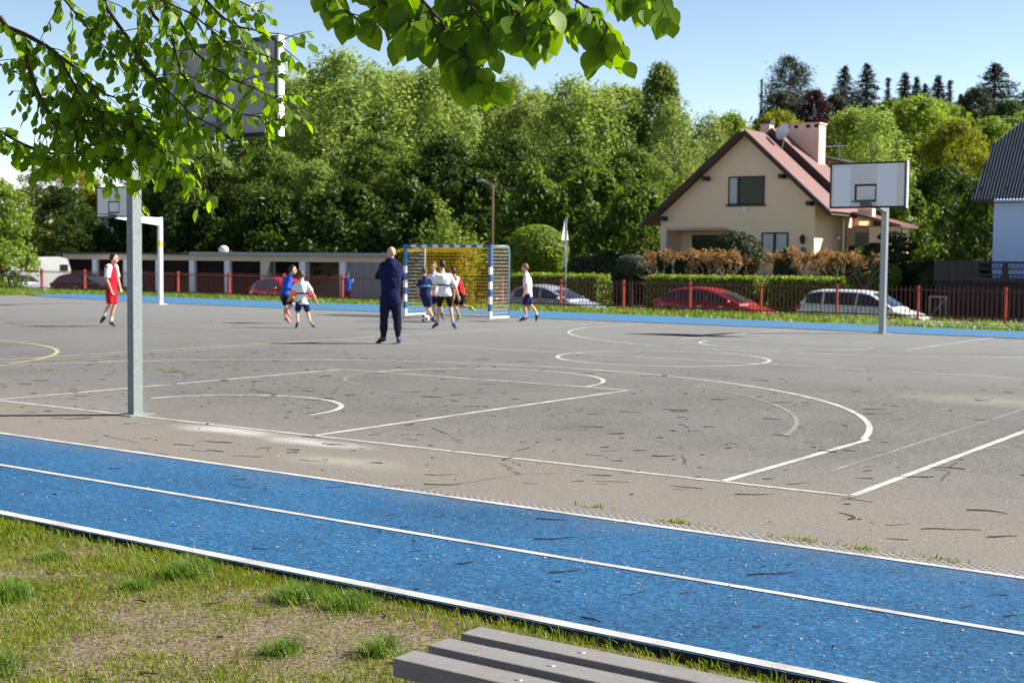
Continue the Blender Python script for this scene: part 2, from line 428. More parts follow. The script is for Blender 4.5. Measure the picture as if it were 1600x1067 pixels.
person('bald man in a navy hoodie and joggers standing with folded arms', 26.2, dict(foot=(609, 537),
    head=(611.2, 395.6, .03), neck=(610.6, 407, 0), sL=(599.2, 415.5, 0), sR=(622.4, 415.5, 0), eL=(591.2, 432, .10), hL=(606, 437, .24), eR=(628.0, 434.5, .10), hR=(614, 438, .25),
    pL=(603.2, 470, 0), pR=(617.2, 470, 0), kL=(600.0, 499, .02), aL=(599.8, 528.6, 0), tL=(589.2, 535.3, .14), kR=(620.6, 500, .03), aR=(622.2, 528.8, 0), tR=(623.4, 535.8, .20)),
    -12, 1.86, hair=None, shirt=('c_navy2', 'long'), legs=('c_navy3', 'long'), socks='s_navy', shoes='s_navy', hood=True, head_yaw=-22, chest=1.06)
person('boy in a white shirt with a navy band across his back and black shorts', 32.0, dict(foot=(694, 514.5),
    head=(691.0, 415.0, .03), neck=(690.8, 427, 0), sL=(684.0, 431, -.04), sR=(702.5, 431.5, .02), eL=(679.4, 446.5, .05), hL=(677.5, 458, .20), eR=(711.5, 448.5, .0), hR=(716.0, 463, .0),
    pL=(690.4, 460, 0), pR=(700.2, 460, 0), kL=(685.2, 481, .02), aL=(683.4, 506, -.02), tL=(675.6, 511.8, .06), kR=(704, 481, .04), aR=(707.4, 507.4, -.04), tR=(713.2, 513.4, -.06)),
    -8, 1.56, hair='hair_dark', shirt=('c_white', 'short'), legs=('c_black', 'tight'), socks='c_sky', shoes='s_navy', band='c_navy', head_yaw=-14)
person('boy in a navy kit with a light blue stripe about to kick the ball', 35.4, dict(foot=(673, 501.5),
    head=(663.0, 422.0, .02), neck=(663.4, 432, 0), sL=(656.4, 436.5, -.02), sR=(670.4, 436, .03), eL=(652.2, 449, -.04), hL=(655.2, 461.5, .03), eR=(676.6, 447.5, .02), hR=(680, 457, .10),
    pL=(662.2, 461, 0), pR=(669.2, 461, .02), kL=(667.0, 478, .06), aL=(677.2, 492.8, -.08), tL=(675.6, 499.6, .0), kR=(671.6, 478.5, .06), aR=(673.8, 495.8, .24), tR=(680.5, 500.2, .30)),
    12, 1.40, hair='hair_brown', shirt=('c_navy', 'short'), legs=('c_navy', 'short'), socks='c_white', shoes='s_navy', stripe='c_sky')
person('fair boy in a white shirt facing the camera, half hidden behind the black shorts', 36.6, dict(foot=(684, 499),
    head=(677.6, 414.8, -.03), neck=(678.2, 425.5, 0), sR=(671.4, 429.5, 0), sL=(687, 430, 0), eR=(667.4, 443, -.06), hR=(672, 454, -.12), eL=(692, 443, .02), hL=(694, 454, -.04),
    pR=(675.6, 457, 0), pL=(683.2, 457, 0), kR=(676.5, 476, -.05), aR=(679.6, 492.6, .02), tR=(677.4, 497, -.12), kL=(687.4, 476, -.05), aL=(690.6, 491.5, .06), tL=(693.0, 496.4, -.06)),
    190, 1.50, hair='hair_auburn', shirt=('c_white', 'short'), legs=('c_navy', 'short'), socks='s_black', shoes='s_brown', head_yaw=215)
person('boy in a red and white bib running left in bright green shoes', 35.9, dict(foot=(718, 503),
    head=(706.8, 425.0, 0), neck=(709.6, 433.0, 0), sL=(713.0, 437, -.12), sR=(714.8, 436.5, .14), eL=(709.6, 451.5, -.20), hL=(709.4, 463, -.26), eR=(711, 449, .22), hR=(705, 457, .20),
    pL=(719.6, 460.5, -.08), pR=(722.8, 460, .08), kL=(710.2, 478, -.10), aL=(717.8, 496.0, -.08), tL=(711.6, 500.8, -.09), kR=(720.0, 478.6, .08), aR=(735.6, 480.4, .08), tR=(742.2, 486.6, .06)),
    -80, 1.42, skin='skin_tan', hair='hair_dark', shirt=('c_red', 'short'), sleeve='c_white', legs=('c_black', 'short'), socks='s_black', shoes='s_green')
person('boy in a white shirt and navy shorts walking left beside the goal', 36.5, dict(foot=(824, 502),
    head=(819.9, 418.8, 0), neck=(822.4, 428, 0), sL=(822.2, 432.2, -.13), sR=(825.0, 432.2, .13), eL=(822.6, 446.5, -.20), hL=(818.8, 458.8, -.18), eR=(824, 446.5, .18), hR=(820, 458, .14),
    pL=(824.6, 460.8, -.08), pR=(825.2, 460.8, .08), kL=(819.8, 478.4, -.07), aL=(821.4, 496.6, -.07), tL=(811.2, 500.4, -.08), kR=(829.6, 477.4, .07), aR=(840.0, 491.4, .07), tR=(837.4, 501.2, .05)),
    -82, 1.50, hair='hair_auburn', shirt=('c_white', 'short'), legs=('c_navy', 'short'), socks='c_white', shoes='s_black', pitch_head=-6)
q = at(543, 470, 68); 
person('distant person in a blue jacket standing in front of the garages behind the fence', 68, dict(foot=(543, 473),
    head=(543, 423.5, 0), neck=(542.6, 428, 0), sL=(538.6, 431, 0), sR=(547, 431, 0), eL=(537.2, 439.5, 0), hL=(541, 445, .2), eR=(549, 438, .05), hR=(551, 433, .3),
    pL=(540, 448, 0), pR=(545.6, 448, 0), kL=(540, 459.5, .03), aL=(539.8, 470.4, 0), tL=(538.8, 472.4, .15), kR=(545.6, 459.5, .03), aR=(546, 470.4, 0), tR=(547, 472.4, .15)),
    20, 1.70, hair='hair_dark', shirt=('c_blue', 'long'), legs=('c_black', 'long'), socks=None, shoes='s_black', ground=-.72)
# ------------------------------------------------------------------ light, sky, exposure
SUN_AZ, SUN_EL = R(82), R(39)
sun = bpy.data.lights.new('sun', 'SUN'); sun.energy = 5.0; sun.angle = R(.5); sun.color = (1.0, .93, .82)
so = bpy.data.objects.new('sun', sun); COL.objects.link(so)
sd = Vector((math.sin(SUN_AZ)*math.cos(SUN_EL), math.cos(SUN_AZ)*math.cos(SUN_EL), math.sin(SUN_EL)))
so.rotation_euler = (-sd).to_track_quat('-Z', 'Y').to_euler(); so.location = sd*80
w = bpy.data.worlds.new('World'); SC.world = w; w.use_nodes = True
wt = w.node_tree; bg = wt.nodes['Background']
sky = wt.nodes.new('ShaderNodeTexSky'); sky.sky_type = 'NISHITA'; sky.sun_disc = False
sky.sun_elevation = SUN_EL; sky.sun_rotation = SUN_AZ; sky.air_density = 1.0; sky.dust_density = .15; sky.ozone_density = 1.6
# brighter air low over the horizon than overhead
tcw = wt.nodes.new('ShaderNodeTexCoord'); sxw = wt.nodes.new('ShaderNodeSeparateXYZ'); wt.links.new(tcw.outputs['Generated'], sxw.inputs[0])
mr = wt.nodes.new('ShaderNodeMapRange'); mr.interpolation_type = 'SMOOTHSTEP'; wt.links.new(sxw.outputs[2], mr.inputs[0])
for k_, v_ in ((1, .02), (2, .50), (3, 1.32), (4, .55)): mr.inputs[k_].default_value = v_
vm = wt.nodes.new('ShaderNodeVectorMath'); vm.operation = 'SCALE'; wt.links.new(sky.outputs[0], vm.inputs[0]); wt.links.new(mr.outputs[0], vm.inputs['Scale'])
tn = wt.nodes.new('ShaderNodeVectorMath'); tn.operation = 'MULTIPLY'; tn.inputs[1].default_value = (.88, .86, .87); wt.links.new(vm.outputs[0], tn.inputs[0])
wt.links.new(tn.outputs[0], bg.inputs[0]); bg.inputs[1].default_value = .07
SC.view_settings.view_transform = 'Standard'; SC.view_settings.look = 'None'
SC.view_settings.exposure = 1.25; SC.view_settings.gamma = 1.0
SC.cycles.max_bounces = 6; SC.cycles.transparent_max_bounces = 6

# ------------------------------------------------------------------ ground
def sst(a, b, x):
    t = min(1, max(0, (x-a)/(b-a))); return t*t*(3-2*t)
def tz(u, v):
    z = -.03
    z += -.69*sst(31.7, 33.2, v)
    z += .45*sst(37.6, 38.6, v)*sst(-27, -23, u)
    z += 12.5*sst(75, 150, v)*sst(-105, -62, u) + 10*sst(150, 400, v)
    z += .012*noise.noise(Vector((u*1.3, v*1.3, 0))) if v < 0 else 0
    return z
gu = sorted(set(list(np.arange(-140, 61, 4.0)) + [-900, -600, -400, -280, -200, 100, 160, 260, 400, 700] + list(np.arange(-4, 14, .5))))
gv = sorted(set(list(np.arange(-12, -3, .5)) + [-400, -150, -60, -30, -20, -3, 0, 10, 20, 26, 31, 31.7] + list(np.arange(32, 40, .4)) + list(np.arange(40, 160, 5.0)) + [180, 220, 300, 400, 600, 1000]))
gm = MB()
for v in gv:
    for u in gu: gm.v.append(tuple(UV(u, v, tz(u, v))))
nu_ = len(gu)
for j in range(len(gv)-1):
    for i in range(nu_-1):
        a = j*nu_+i; gm.f.append((a, a+1, a+nu_+1, a+nu_)); gm.m.append(0)
t = NT('lawn_soil'); co = t.coords()
big = t.noise(co, .9, 5, .62); mid = t.noise(co, 6, 5, .65); fine = t.noise(co, 55, 4, .7)
soil = t.ramp(fine, [(.32, (.035, .026, .020)), (.46, (.145, .108, .080)), (.68, (.33, .26, .20))])
green = t.ramp(fine, [(.32, (.018, .024, .006)), (.48, (.095, .115, .014)), (.70, (.22, .23, .045))])
sx = t.n('ShaderNodeSeparateXYZ', i={'Vector': co})
far = t.math('MULTIPLY', t.math('SUBTRACT', sx.outputs[1], 14.0), .2, clamp=True)
g = t.math('ADD', t.math('ADD', t.math('MULTIPLY', big, .7), t.math('MULTIPLY', mid, .55)), t.math('MULTIPLY', far, .5))
gf = t.ramp(g, [(.60, 0.0), (.80, .8)])
t.bsdf(t.mix(gf, soil, green), .95, .15, 0, t.bump(t.math('ADD', fine, mid), .9, .02))
M['ground'] = t.m
go = structure('ground', gm, M['ground'])

# asphalt of the court
t = NT('asphalt'); co = t.coords()
n1 = t.noise(co, 75, 5, .85); n2 = t.noise(co, 1.1, 6, .6); n3 = t.noise(co, .22, 4, .6); n4 = t.noise(co, 40, 3, .7)
base = t.ramp(n1, [(.33, (.014, .0142, .0145)), (.5, (.098, .0965, .0945)), (.68, (.34, .335, .325))])
n5 = t.noise(co, 11, 4, .65)
base = t.mix(1.0, base, t.ramp(n5, [(.3, .66), (.5, 1.0), (.7, 1.26)]), 'MULTIPLY')
n8 = t.noise(co, 26, 3, .75); base = t.mix(1.0, base, t.ramp(n8, [(.30, .48), (.46, .88), (.56, 1.08), (.70, 1.75)]), 'MULTIPLY')
n7 = t.noise(co, .7, 6, .7); base = t.mix(1.0, base, t.ramp(n7, [(.34, .80), (.5, 1.0), (.66, 1.13)]), 'MULTIPLY')
base = t.mix(t.ramp(n2, [(.35, 0.0), (.7, .30)]), base, t.ramp(n4, [(.3, (.08, .078, .075)), (.7, (.155, .150, .144))]))
base = t.mix(t.ramp(n3, [(.42, 0.0), (.62, .30)]), base, (.15, .15, .151))
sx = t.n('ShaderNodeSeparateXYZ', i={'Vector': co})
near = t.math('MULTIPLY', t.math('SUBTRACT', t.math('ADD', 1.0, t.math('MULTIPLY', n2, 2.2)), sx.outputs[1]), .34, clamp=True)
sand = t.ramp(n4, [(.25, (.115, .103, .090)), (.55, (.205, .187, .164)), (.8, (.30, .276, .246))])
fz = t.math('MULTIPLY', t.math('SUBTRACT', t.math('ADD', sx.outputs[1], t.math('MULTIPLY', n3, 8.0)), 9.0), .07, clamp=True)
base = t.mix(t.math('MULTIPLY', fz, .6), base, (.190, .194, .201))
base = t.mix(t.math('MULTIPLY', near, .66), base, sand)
def spot(u, v, ru, rv, inner=.2):
    mp = t.n('ShaderNodeMapping', i={'Vector': co, 'Location': (-u/ru, -v/rv, 0), 'Scale': (1/ru, 1/rv, 0)})
    ln = t.n('ShaderNodeVectorMath', operation='LENGTH', i={0: mp.outputs[0]}).outputs['Value']
    f = t.math('SUBTRACT', t.math('ADD', 1.0, t.math('MULTIPLY', t.math('SUBTRACT', n2, .5), 1.6)), ln, clamp=True)
    return t.math('MULTIPLY', f, t.ramp(n4, [(.3, .45), (.6, 1.0)]))
base = t.mix(spot(1.7, -.22, .95, .26), base, (.42, .42, .42))
base = t.mix(spot(2.75, -.33, .8, .2), base, (.38, .385, .40))
base = t.mix(spot(3.7, -1.0, .9, .3), base, (.26, .275, .215))
base = t.mix(spot(6.6, 7.6, 1.6, .8), base, (.205, .21, .17))
crk = t.n('ShaderNodeTexVoronoi', feature='DISTANCE_TO_EDGE', i={'Vector': t.mix(.06, co, t.n('ShaderNodeTexNoise', i={'Vector': co, 'Scale': 3.0}).outputs['Color']), 'Scale': .33}).outputs['Distance']
base = t.mix(t.math('MULTIPLY', t.math('LESS_THAN', crk, .003), t.ramp(n2, [(.48, 0.0), (.55, .75)])), base, (.04, .038, .036))
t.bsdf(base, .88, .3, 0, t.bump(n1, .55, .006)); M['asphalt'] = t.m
def uvroot_sheet(name, polys, z, mat, kind='structure'):
    mb = MB()
    for p in polys: mb.sheet(p, 0)
    o = mb.build(name, mat); o.location = UV(0, 0, z); o.rotation_euler = (0, 0, -TH); o['kind'] = kind; return o
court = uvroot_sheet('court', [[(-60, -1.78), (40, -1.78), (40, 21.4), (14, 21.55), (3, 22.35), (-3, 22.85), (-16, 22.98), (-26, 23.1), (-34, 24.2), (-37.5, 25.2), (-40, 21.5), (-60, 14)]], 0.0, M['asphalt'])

# rubber running track
t = NT('blue_rubber'); co = t.coords()
n1 = t.noise(co, 48, 5, .85); n2 = t.noise(co, 1.4, 5, .6); n3 = t.noise(co, 300, 2, .6)
c = t.ramp(n1, [(.32, (.001, .010, .030)), (.46, (.009, .075, .20)), (.56, (.022, .125, .28)), (.70, (.10, .30, .46))])
c = t.mix(t.ramp(n2, [(.4, 0.0), (.75, .30)]), c, (.030, .105, .225))
c = t.mix(t.math('GREATER_THAN', n3, .70), c, (.16, .24, .36))
n8 = t.noise(co, 38, 3, .8); c = t.mix(1.0, c, t.ramp(n8, [(.30, .55), (.46, .91), (.56, 1.06), (.70, 1.5)]), 'MULTIPLY')
n6 = t.noise(co, .55, 5, .65); c = t.mix(1.0, c, t.ramp(n6, [(.32, .80), (.5, 1.0), (.68, 1.16)]), 'MULTIPLY')
sx = t.n('ShaderNodeSeparateXYZ', i={'Vector': co})
ed = t.math('ADD', t.math('MULTIPLY', t.math('ADD', sx.outputs[1], 2.35), 1.1), t.math('MULTIPLY', t.math('SUBTRACT', n2, .55), 1.6), clamp=True)
c = t.mix(t.math('MULTIPLY', ed, t.ramp(n1, [(.35, .55), (.6, .12)])), c, (.20, .185, .16))
sc_ = t.n('ShaderNodeMapping', i={'Vector': co, 'Scale': (.35, 5.0, 1), 'Rotation': (0, 0, R(8))}); c = t.mix(t.ramp(t.noise(sc_.outputs[0], 3.0, 5, .7), [(.60, 0.0), (.72, .35)]), c, (.10, .19, .30))
t.bsdf(c, .9, .25, 0, t.bump(n1, 1.0, .012)); M['track'] = t.m
M['track_side'] = simple('dirty_shaded_rubber_edge', (.012, .012, .014), .9, .4, 20)  # slab sides: dirt plus the shade on the edge, both put into the colour
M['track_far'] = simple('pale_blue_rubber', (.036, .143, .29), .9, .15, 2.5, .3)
def slab(name, poly, z0, z1, mat):
    mb = MB(); n = len(poly)
    mb.add([(x, y, z0) for x, y in poly]+[(x, y, z1) for x, y in poly],
           [tuple(range(n, 2*n))]+[(i, (i+1) % n, (i+1) % n+n, i+n) for i in range(n)]); mb.m = [0]+[1]*n
    o = mb.build(name, [mat, M['track_side']]); o.location = UV(0, 0, 0); o.rotation_euler = (0, 0, -TH); o['kind'] = 'structure'; return o
lineA = lambda u: -1.72 - .018*u
lineB = lambda u: -2.82 - .018*u
lineC = lambda u: -3.97 - .014*u
us = [-40, 0, 5, 10, 14, 30]
slab('running_track', [(u, lineC(u)-.05) for u in us] + [(u, lineA(u)+.03) for u in us[::-1]], -.09, .010, M['track'])
near_e = [(-41, 28.0), (-38.5, 26.2), (-36, 24.7), (-30, 23.5), (-24, 23.0), (-16, 22.97), (-9, 22.9), (-3, 22.83), (3, 22.3), (14, 21.5), (40, 20.0)]
far_e = [(40, 23.0), (14, 24.6), (3, 25.5), (-3, 26.3), (-9, 27.2), (-16, 27.6), (-24, 27.9), (-36, 28.4)]
slab('far_running_track', near_e + far_e, -.09, .012, M['track_far'])
slab('track_spur', [(-4.5, 28.3), (4, 26.9), (20, 25.6), (20, 26.6), (4, 28.0), (-4.5, 29.2)], -.06, .006, M['track_far'])

# painted lines
t = NT('white_line_paint'); co = t.coords()
n1 = t.noise(co, 120, 3, .7); n2 = t.noise(co, 3, 4, .6)
wear = t.math('MULTIPLY', t.ramp(t.math('ADD', t.math('MULTIPLY', n1, .6), t.math('MULTIPLY', n2, .5)), [(.37, 0.0), (.64, .9)]), 1.0)
t.bsdf(t.mix(wear, (.66, .66, .65), (.24, .235, .23)), .8, .3); M['line'] = t.m
t = NT('worn_line_paint'); co = t.coords()
n1 = t.noise(co, 90, 3, .7); n2 = t.noise(co, 2.2, 4, .6)
wear = t.ramp(t.math('ADD', t.math('MULTIPLY', n1, .6), t.math('MULTIPLY', n2, .5)), [(.30, .3), (.62, .95)])
t.bsdf(t.mix(wear, (.42, .41, .40), (.14, .135, .13)), .85, .3); M['line_worn'] = t.m
t = NT('yellow_line_paint'); co = t.coords()
wear = t.ramp(t.noise(co, 60, 4, .7), [(.35, .15), (.65, .8)])
t.bsdf(t.mix(wear, (.52, .46, .24), (.20, .185, .15)), .85, .3); M['line_yel'] = t.m
def stripes(name, paths, mat, z=.004):
    mb = MB()
    for pts, w_ in paths:
        pts = [Vector((p[0], p[1], 0)) for p in pts]; L = []
        for i, p in enumerate(pts):
            d = (pts[min(i+1, len(pts)-1)]-pts[max(i-1, 0)]).normalized(); nn = Vector((-d.y, d.x, 0))*w_/2
            L += [p+nn, p-nn]
        mb.add(L, [(2*i, 2*i+1, 2*i+3, 2*i+2) for i in range(len(pts)-1)])
    o = mb.build(name, mat); o.location = UV(0, 0, z); o.rotation_euler = (0, 0, -TH); o['kind'] = 'structure'; return o
def arc(c, r, a0, a1, n=40): return [(c[0]+r*math.cos(R(a0+(a1-a0)*i/n)), c[1]+r*math.sin(R(a0+(a1-a0)*i/n))) for i in range(n+1)]
LEN = 22.3
def flip(p): return [(-x, LEN-y) for x, y in p]
half = [([(-2.45, 0), (-2.45, 5.8)], .06), ([(2.45, 0), (2.45, 5.8)], .06), ([(-2.48, 5.8), (2.48, 5.8)], .05),
        (arc((0, 5.8), 1.78, 0, 180), .06), (arc((0, 1.2), 1.27, 0, 178), .06),
        ([(6.6, 0), (6.6, 3.05)] + arc((0, 1.575), 6.72, 12.9, 167, 60) + [(-6.6, 3.05), (-6.6, 0)], .062)]
near_l = half + [([(-7.6, 0), (7.63, 0)], .05), ([(7.6, 0), (7.6, LEN)], .062), ([(-7.6, 0), (-7.6, LEN)], .06),
          ([(-7.6, 11.2), (7.6, 11.2)], .055), (arc((0, 11.2), 1.8, 0, 360), .065)]
stripes('court_lines', near_l + [(flip(half[0][0]), .05), (flip(half[1][0]), .06), (flip(half[5][0]), .065), (flip(half[3][0]), .06)], M['line'])
stripes('worn_court_lines', [(arc((0, 5.8), 1.78, 180, 360), .045), (arc((0, 1.575), 6.0, 12, 62), .05), ([(7.05, 1.0), (7.05, 9.5)], .035),
        (flip(half[2][0]), .05), (flip(half[4][0]), .05), (flip(arc((0, 1.575), 6.0, 100, 165)), .05),
        ([(-20, 11.75), (-7.6, 11.5)], .05), ([(-26, 5), (-7.6, 3)], .04), ([(-19.4, 3), (-19.6, 18.4)], .05)], M['line_worn'], .0035)
stripes('yellow_court_lines', [([(-7.15, -.4), (-7.15, 9.3)], .05), (arc((-11.9, .8), 5.65, 25, 120), .07),
        (arc((-19.5, 18.2), 2.9, -60, 10, 16), .06), ([(-30, 8.5), (-8, 13.6)], .05)], M['line_yel'], .0045)
stripes('track_lines', [([(u, lineA(u)) for u in us], .05), ([(u, lineB(u)) for u in us], .05), ([(u, lineC(u)) for u in us], .075)], M['line'], .014)
fm = [((a[0]*(1-k)+b[0]*k), (a[1]*(1-k)+b[1]*k)) for k in (0,) for a, b in [(0, 0)]] if False else None
def between(k):
    fe = far_e[::-1]; out = []
    for (u, v), (u2, v2) in zip(near_e[2:], fe + [fe[-1]]*3): out.append((u, v + (v2-v if abs(u2-u) < 9 else 4.2)*k))
    return out
stripes('far_track_lines', [([(-36, 24.78), (-30, 23.58), (-24, 23.08), (-16, 23.05), (-9, 22.98), (-3, 22.91), (3, 22.38), (14, 21.58)], .05),
        ([(-34, 25.6), (-24, 24.6), (-16, 24.5), (-3, 24.0), (3, 23.4), (14, 22.6)], .05),
        ([(-32, 26.7), (-24, 26.2), (-16, 26.0), (-3, 25.1), (3, 24.4), (14, 23.5)], .05)], M['line_worn'], .016)
# edging strip of grey lattice beside the track, kerb against the lawn
t = NT('grey_lattice'); co = t.coords()
mp = t.n('ShaderNodeMapping', i={'Vector': co, 'Rotation': (0, 0, R(45)), 'Scale': (24, 24, 24)})
ck = t.n('ShaderNodeTexBrick', offset=0.0, i={'Vector': mp.outputs[0], 'Color1': (.06, .055, .055, 1), 'Color2': (.09, .085, .08, 1), 'Mortar': (.24, .235, .24, 1), 'Scale': 1.0, 'Mortar Size': .2, 'Brick Width': 1.0, 'Row Height': 1.0})
t.bsdf(ck.outputs[0], .9, .2, 0, t.bump(ck.outputs[1], .8, .01)); M['lattice'] = t.m
uvroot_sheet('edging_strip', [[(3.6, lineA(3.6)+.035), (16, lineA(16)+.035), (16, lineA(16)+.23), (8, lineA(8)+.20), (5.5, lineA(5.5)+.16), (3.6, lineA(3.6)+.05)]], .0045, M['lattice'])
# road beyond the fence
M['road'] = simple('road_asphalt', (.10, .10, .10), .9, .25, 3, .3, 0, .3)
rd = MB(); rd.sheet([(-120, 33.6), (40, 33.6), (40, 37.4), (-25, 37.4), (-25, 45), (-120, 45)], 0)
ro = rd.build('road', M['road']); ro.location = UV(0, 0, -.712); ro.rotation_euler = (0, 0, -TH); ro['kind'] = 'structure'
M['pave'] = simple('pale_paving', (.36, .31, .26), .9, .2, 4, .2, 0, .3)
pv = MB(); pv.sheet([(-4.6, 37.45), (14, 37.45), (14, 39.8), (-4.6, 39.8)], 0)
po = pv.build('pavement', M['pave']); po.location = UV(0, 0, -.25); po.rotation_euler = (0, 0, -TH); po['kind'] = 'structure'
pv = MB(); pv.sheet([(-3.0, 29.8), (14, 29.0), (14, 31.0), (-3, 31.0)], 0)
po = pv.build('footpath', M['pave']); po.location = UV(0, 0, -.018); po.rotation_euler = (0, 0, -TH); po['kind'] = 'structure'

# ------------------------------------------------------------------ leaf and blade clouds
def cloud(name, cen, nor, size, aspect=.6, fold=.18, upv=None):
    """one mesh of folded leaf shapes: centres, normals, lengths (numpy)"""
    N = len(cen); nor = nor/np.maximum(np.linalg.norm(nor, axis=1, keepdims=True), 1e-6)
    ref = rng.normal(size=(N, 3)) if upv is None else np.broadcast_to(upv, (N, 3)) + rng.normal(size=(N, 3))*.35
    a = ref - nor*(ref*nor).sum(1, keepdims=True); a /= np.maximum(np.linalg.norm(a, axis=1, keepdims=True), 1e-6)
    b = np.cross(nor, a); L = size[:, None]
    tip = cen + a*L*.5; base = cen - a*L*.5
    s1 = cen - a*L*.06 + b*L*aspect*.5 + nor*L*fold; s2 = cen - a*L*.06 - b*L*aspect*.5 + nor*L*fold
    V = np.stack([base, s1, tip, s2], 1).reshape(-1, 3)
    q = np.arange(N)*4
    F = np.stack([q, q+1, q+2, q, q+2, q+3], 1).reshape(-1)
    me = bpy.data.meshes.new(name); me.vertices.add(len(V)); me.vertices.foreach_set('co', V.astype(np.float32).ravel())
    me.loops.add(len(F)); me.loops.foreach_set('vertex_index', F.astype(np.int32))
    me.polygons.add(N*2); me.polygons.foreach_set('loop_start', np.arange(0, N*6, 3, dtype=np.int32))
    me.update(calc_edges=True); return me
def blades(name, pos, h, lean, wid):
    N = len(pos); th = rng.uniform(0, 2*np.pi, N); d = np.stack([np.cos(th), np.sin(th), np.zeros(N)], 1)
    s = np.stack([-np.sin(th), np.cos(th), np.zeros(N)], 1)*wid[:, None]/2
    up = np.array([0, 0, 1.0]); L = lean[:, None]
    m1 = pos + up*h[:, None]*.55 + d*h[:, None]*L*.3; tp = pos + up*h[:, None]*(1-.25*L) + d*h[:, None]*L
    V = np.stack([pos-s, pos+s, m1+s*.75, m1-s*.75, tp], 1).reshape(-1, 3); q = np.arange(N)*5
    F = np.stack([q, q+1, q+2, q, q+2, q+3, q+3, q+2, q+4], 1).reshape(-1)
    me = bpy.data.meshes.new(name); me.vertices.add(len(V)); me.vertices.foreach_set('co', V.astype(np.float32).ravel())
    me.loops.add(len(F)); me.loops.foreach_set('vertex_index', F.astype(np.int32))
    me.polygons.add(N*3); me.polygons.foreach_set('loop_start', np.arange(0, N*9, 3, dtype=np.int32))
    me.update(calc_edges=True); return me
M['grass'] = leafmat('grass_blades', (.075, .125, .006), (.24, .31, .018), .4, .25, (.40, .28, .15), 1.2)
M['grass_tuft'] = leafmat('tuft_blades', (.055, .13, .018), (.18, .30, .04), .4, .35, (.30, .26, .10), 2.0)
# short lawn in the foreground, thin on the bare soil
def patch(x, y): 
    return .5 + .9*noise.noise(Vector((x*.75+3, y*.75, 2))) + .55*noise.noise(Vector((x*3.1, y*3.1, 7)))
P = []
while len(P) < 120000:
    x = random.uniform(-4.4, 2.2); y = random.uniform(4.0, 9.6); u, v = uv_of(x, y)
    if v > lineC(u)-.06: continue
    edge = sst(.5, 0, lineC(u)-.06-v)
    if random.random() < max(.08, (patch(x, y)-.24)*1.3)+edge*.25: P.append((x, y, tz(u, v)-.004, edge))
P = np.array(P); N = len(P)
gh = rng.uniform(.010, .040, N)*(1+.7*P[:, 3]); me = blades('grass', P[:, :3], gh, rng.uniform(.1, 1.3, N), rng.uniform(.003, .006, N))
tag(link('grass', me, M['grass']), kind='stuff')
# verge beyond the far track
P = []
while len(P) < 42000:
    u = random.uniform(-62, 9); v = random.uniform(23, 33.2)
    ne = np.interp(u, [-36, -24, -16, -9, -3, 3, 14], [28.4, 27.9, 27.6, 27.2, 26.3, 25.5, 24.6]) if u > -37.5 else 20+max(0, (-37.5-u))*.1
    if v < ne: continue
    if u > -4.5 and v > 28.2-.16*(u+4) and v < 29.2-.16*(u+4) and random.random() < .6: continue
    if u > -3 and v > 29.6 and v < 31.05: continue
    if v > 31.3 and random.random() < .5: continue
    p = UV(u, v, tz(u, v)-.01); P.append(tuple(p))
P = np.array(P); N = len(P)
me = blades('verge_grass', P, rng.uniform(.06, .22, N), rng.uniform(.1, .9, N), rng.uniform(.02, .045, N))
M['verge'] = leafmat('verge_blades', (.075, .14, .016), (.20, .28, .04), .4, .3, None, .5)
tag(link('verge_grass', me, M['verge']), kind='stuff')
# tufts: each one a plant
def tuft(loc, r, n, h, label):
    q = rng.normal(size=(n, 2))*r*.38; pos = np.stack([q[:, 0], q[:, 1], np.full(n, -.004)], 1)
    me = blades('grass_tuft', pos, rng.uniform(.5, 1.0, n)*h, rng.uniform(.1, 1.0, n)+.8*np.hypot(q[:, 0], q[:, 1])/r, rng.uniform(.003, .006, n))
    o = link('grass_tuft', me, M['grass_tuft']); o.location = loc; tag(o, label, 'grass tuft', 'grass tufts in the worn lawn')
for (x, y, r, n, h, lab) in [(-2.42, 6.42, .16, 420, .14, 'wide dark green grass tuft by the left edge of the lawn'),
        (-1.68, 6.93, .15, 420, .15, 'tall grass tuft close to the white track edge, with a smaller one beside it'),
        (-1.86, 6.66, .10, 240, .10, 'small grass tuft just below and left of the tall tuft beside the track edge'),
        (-1.03, 6.48, .16, 420, .13, 'broad grass tuft near the white track edge, left one of a touching pair'),
        (-.76, 6.36, .16, 400, .12, 'pale spreading grass tuft beside the track edge, right one of a touching pair'),
        (-.95, 5.60, .10, 260, .10, 'bright grass tuft in the middle of the bare soil left of the bench'),
        (-.54, 5.60, .10, 280, .12, 'upright grass tuft just left of the bench end'),
        (-2.02, 5.27, .10, 280, .14, 'bright grass tuft in the bottom left corner'),
        (-2.5, 7.30, .13, 260, .08, 'low yellowish grass tuft hugging the track edge at far left')]:
    u, v = uv_of(x, y); tuft((x, y, tz(u, v)), r, n, h, lab)
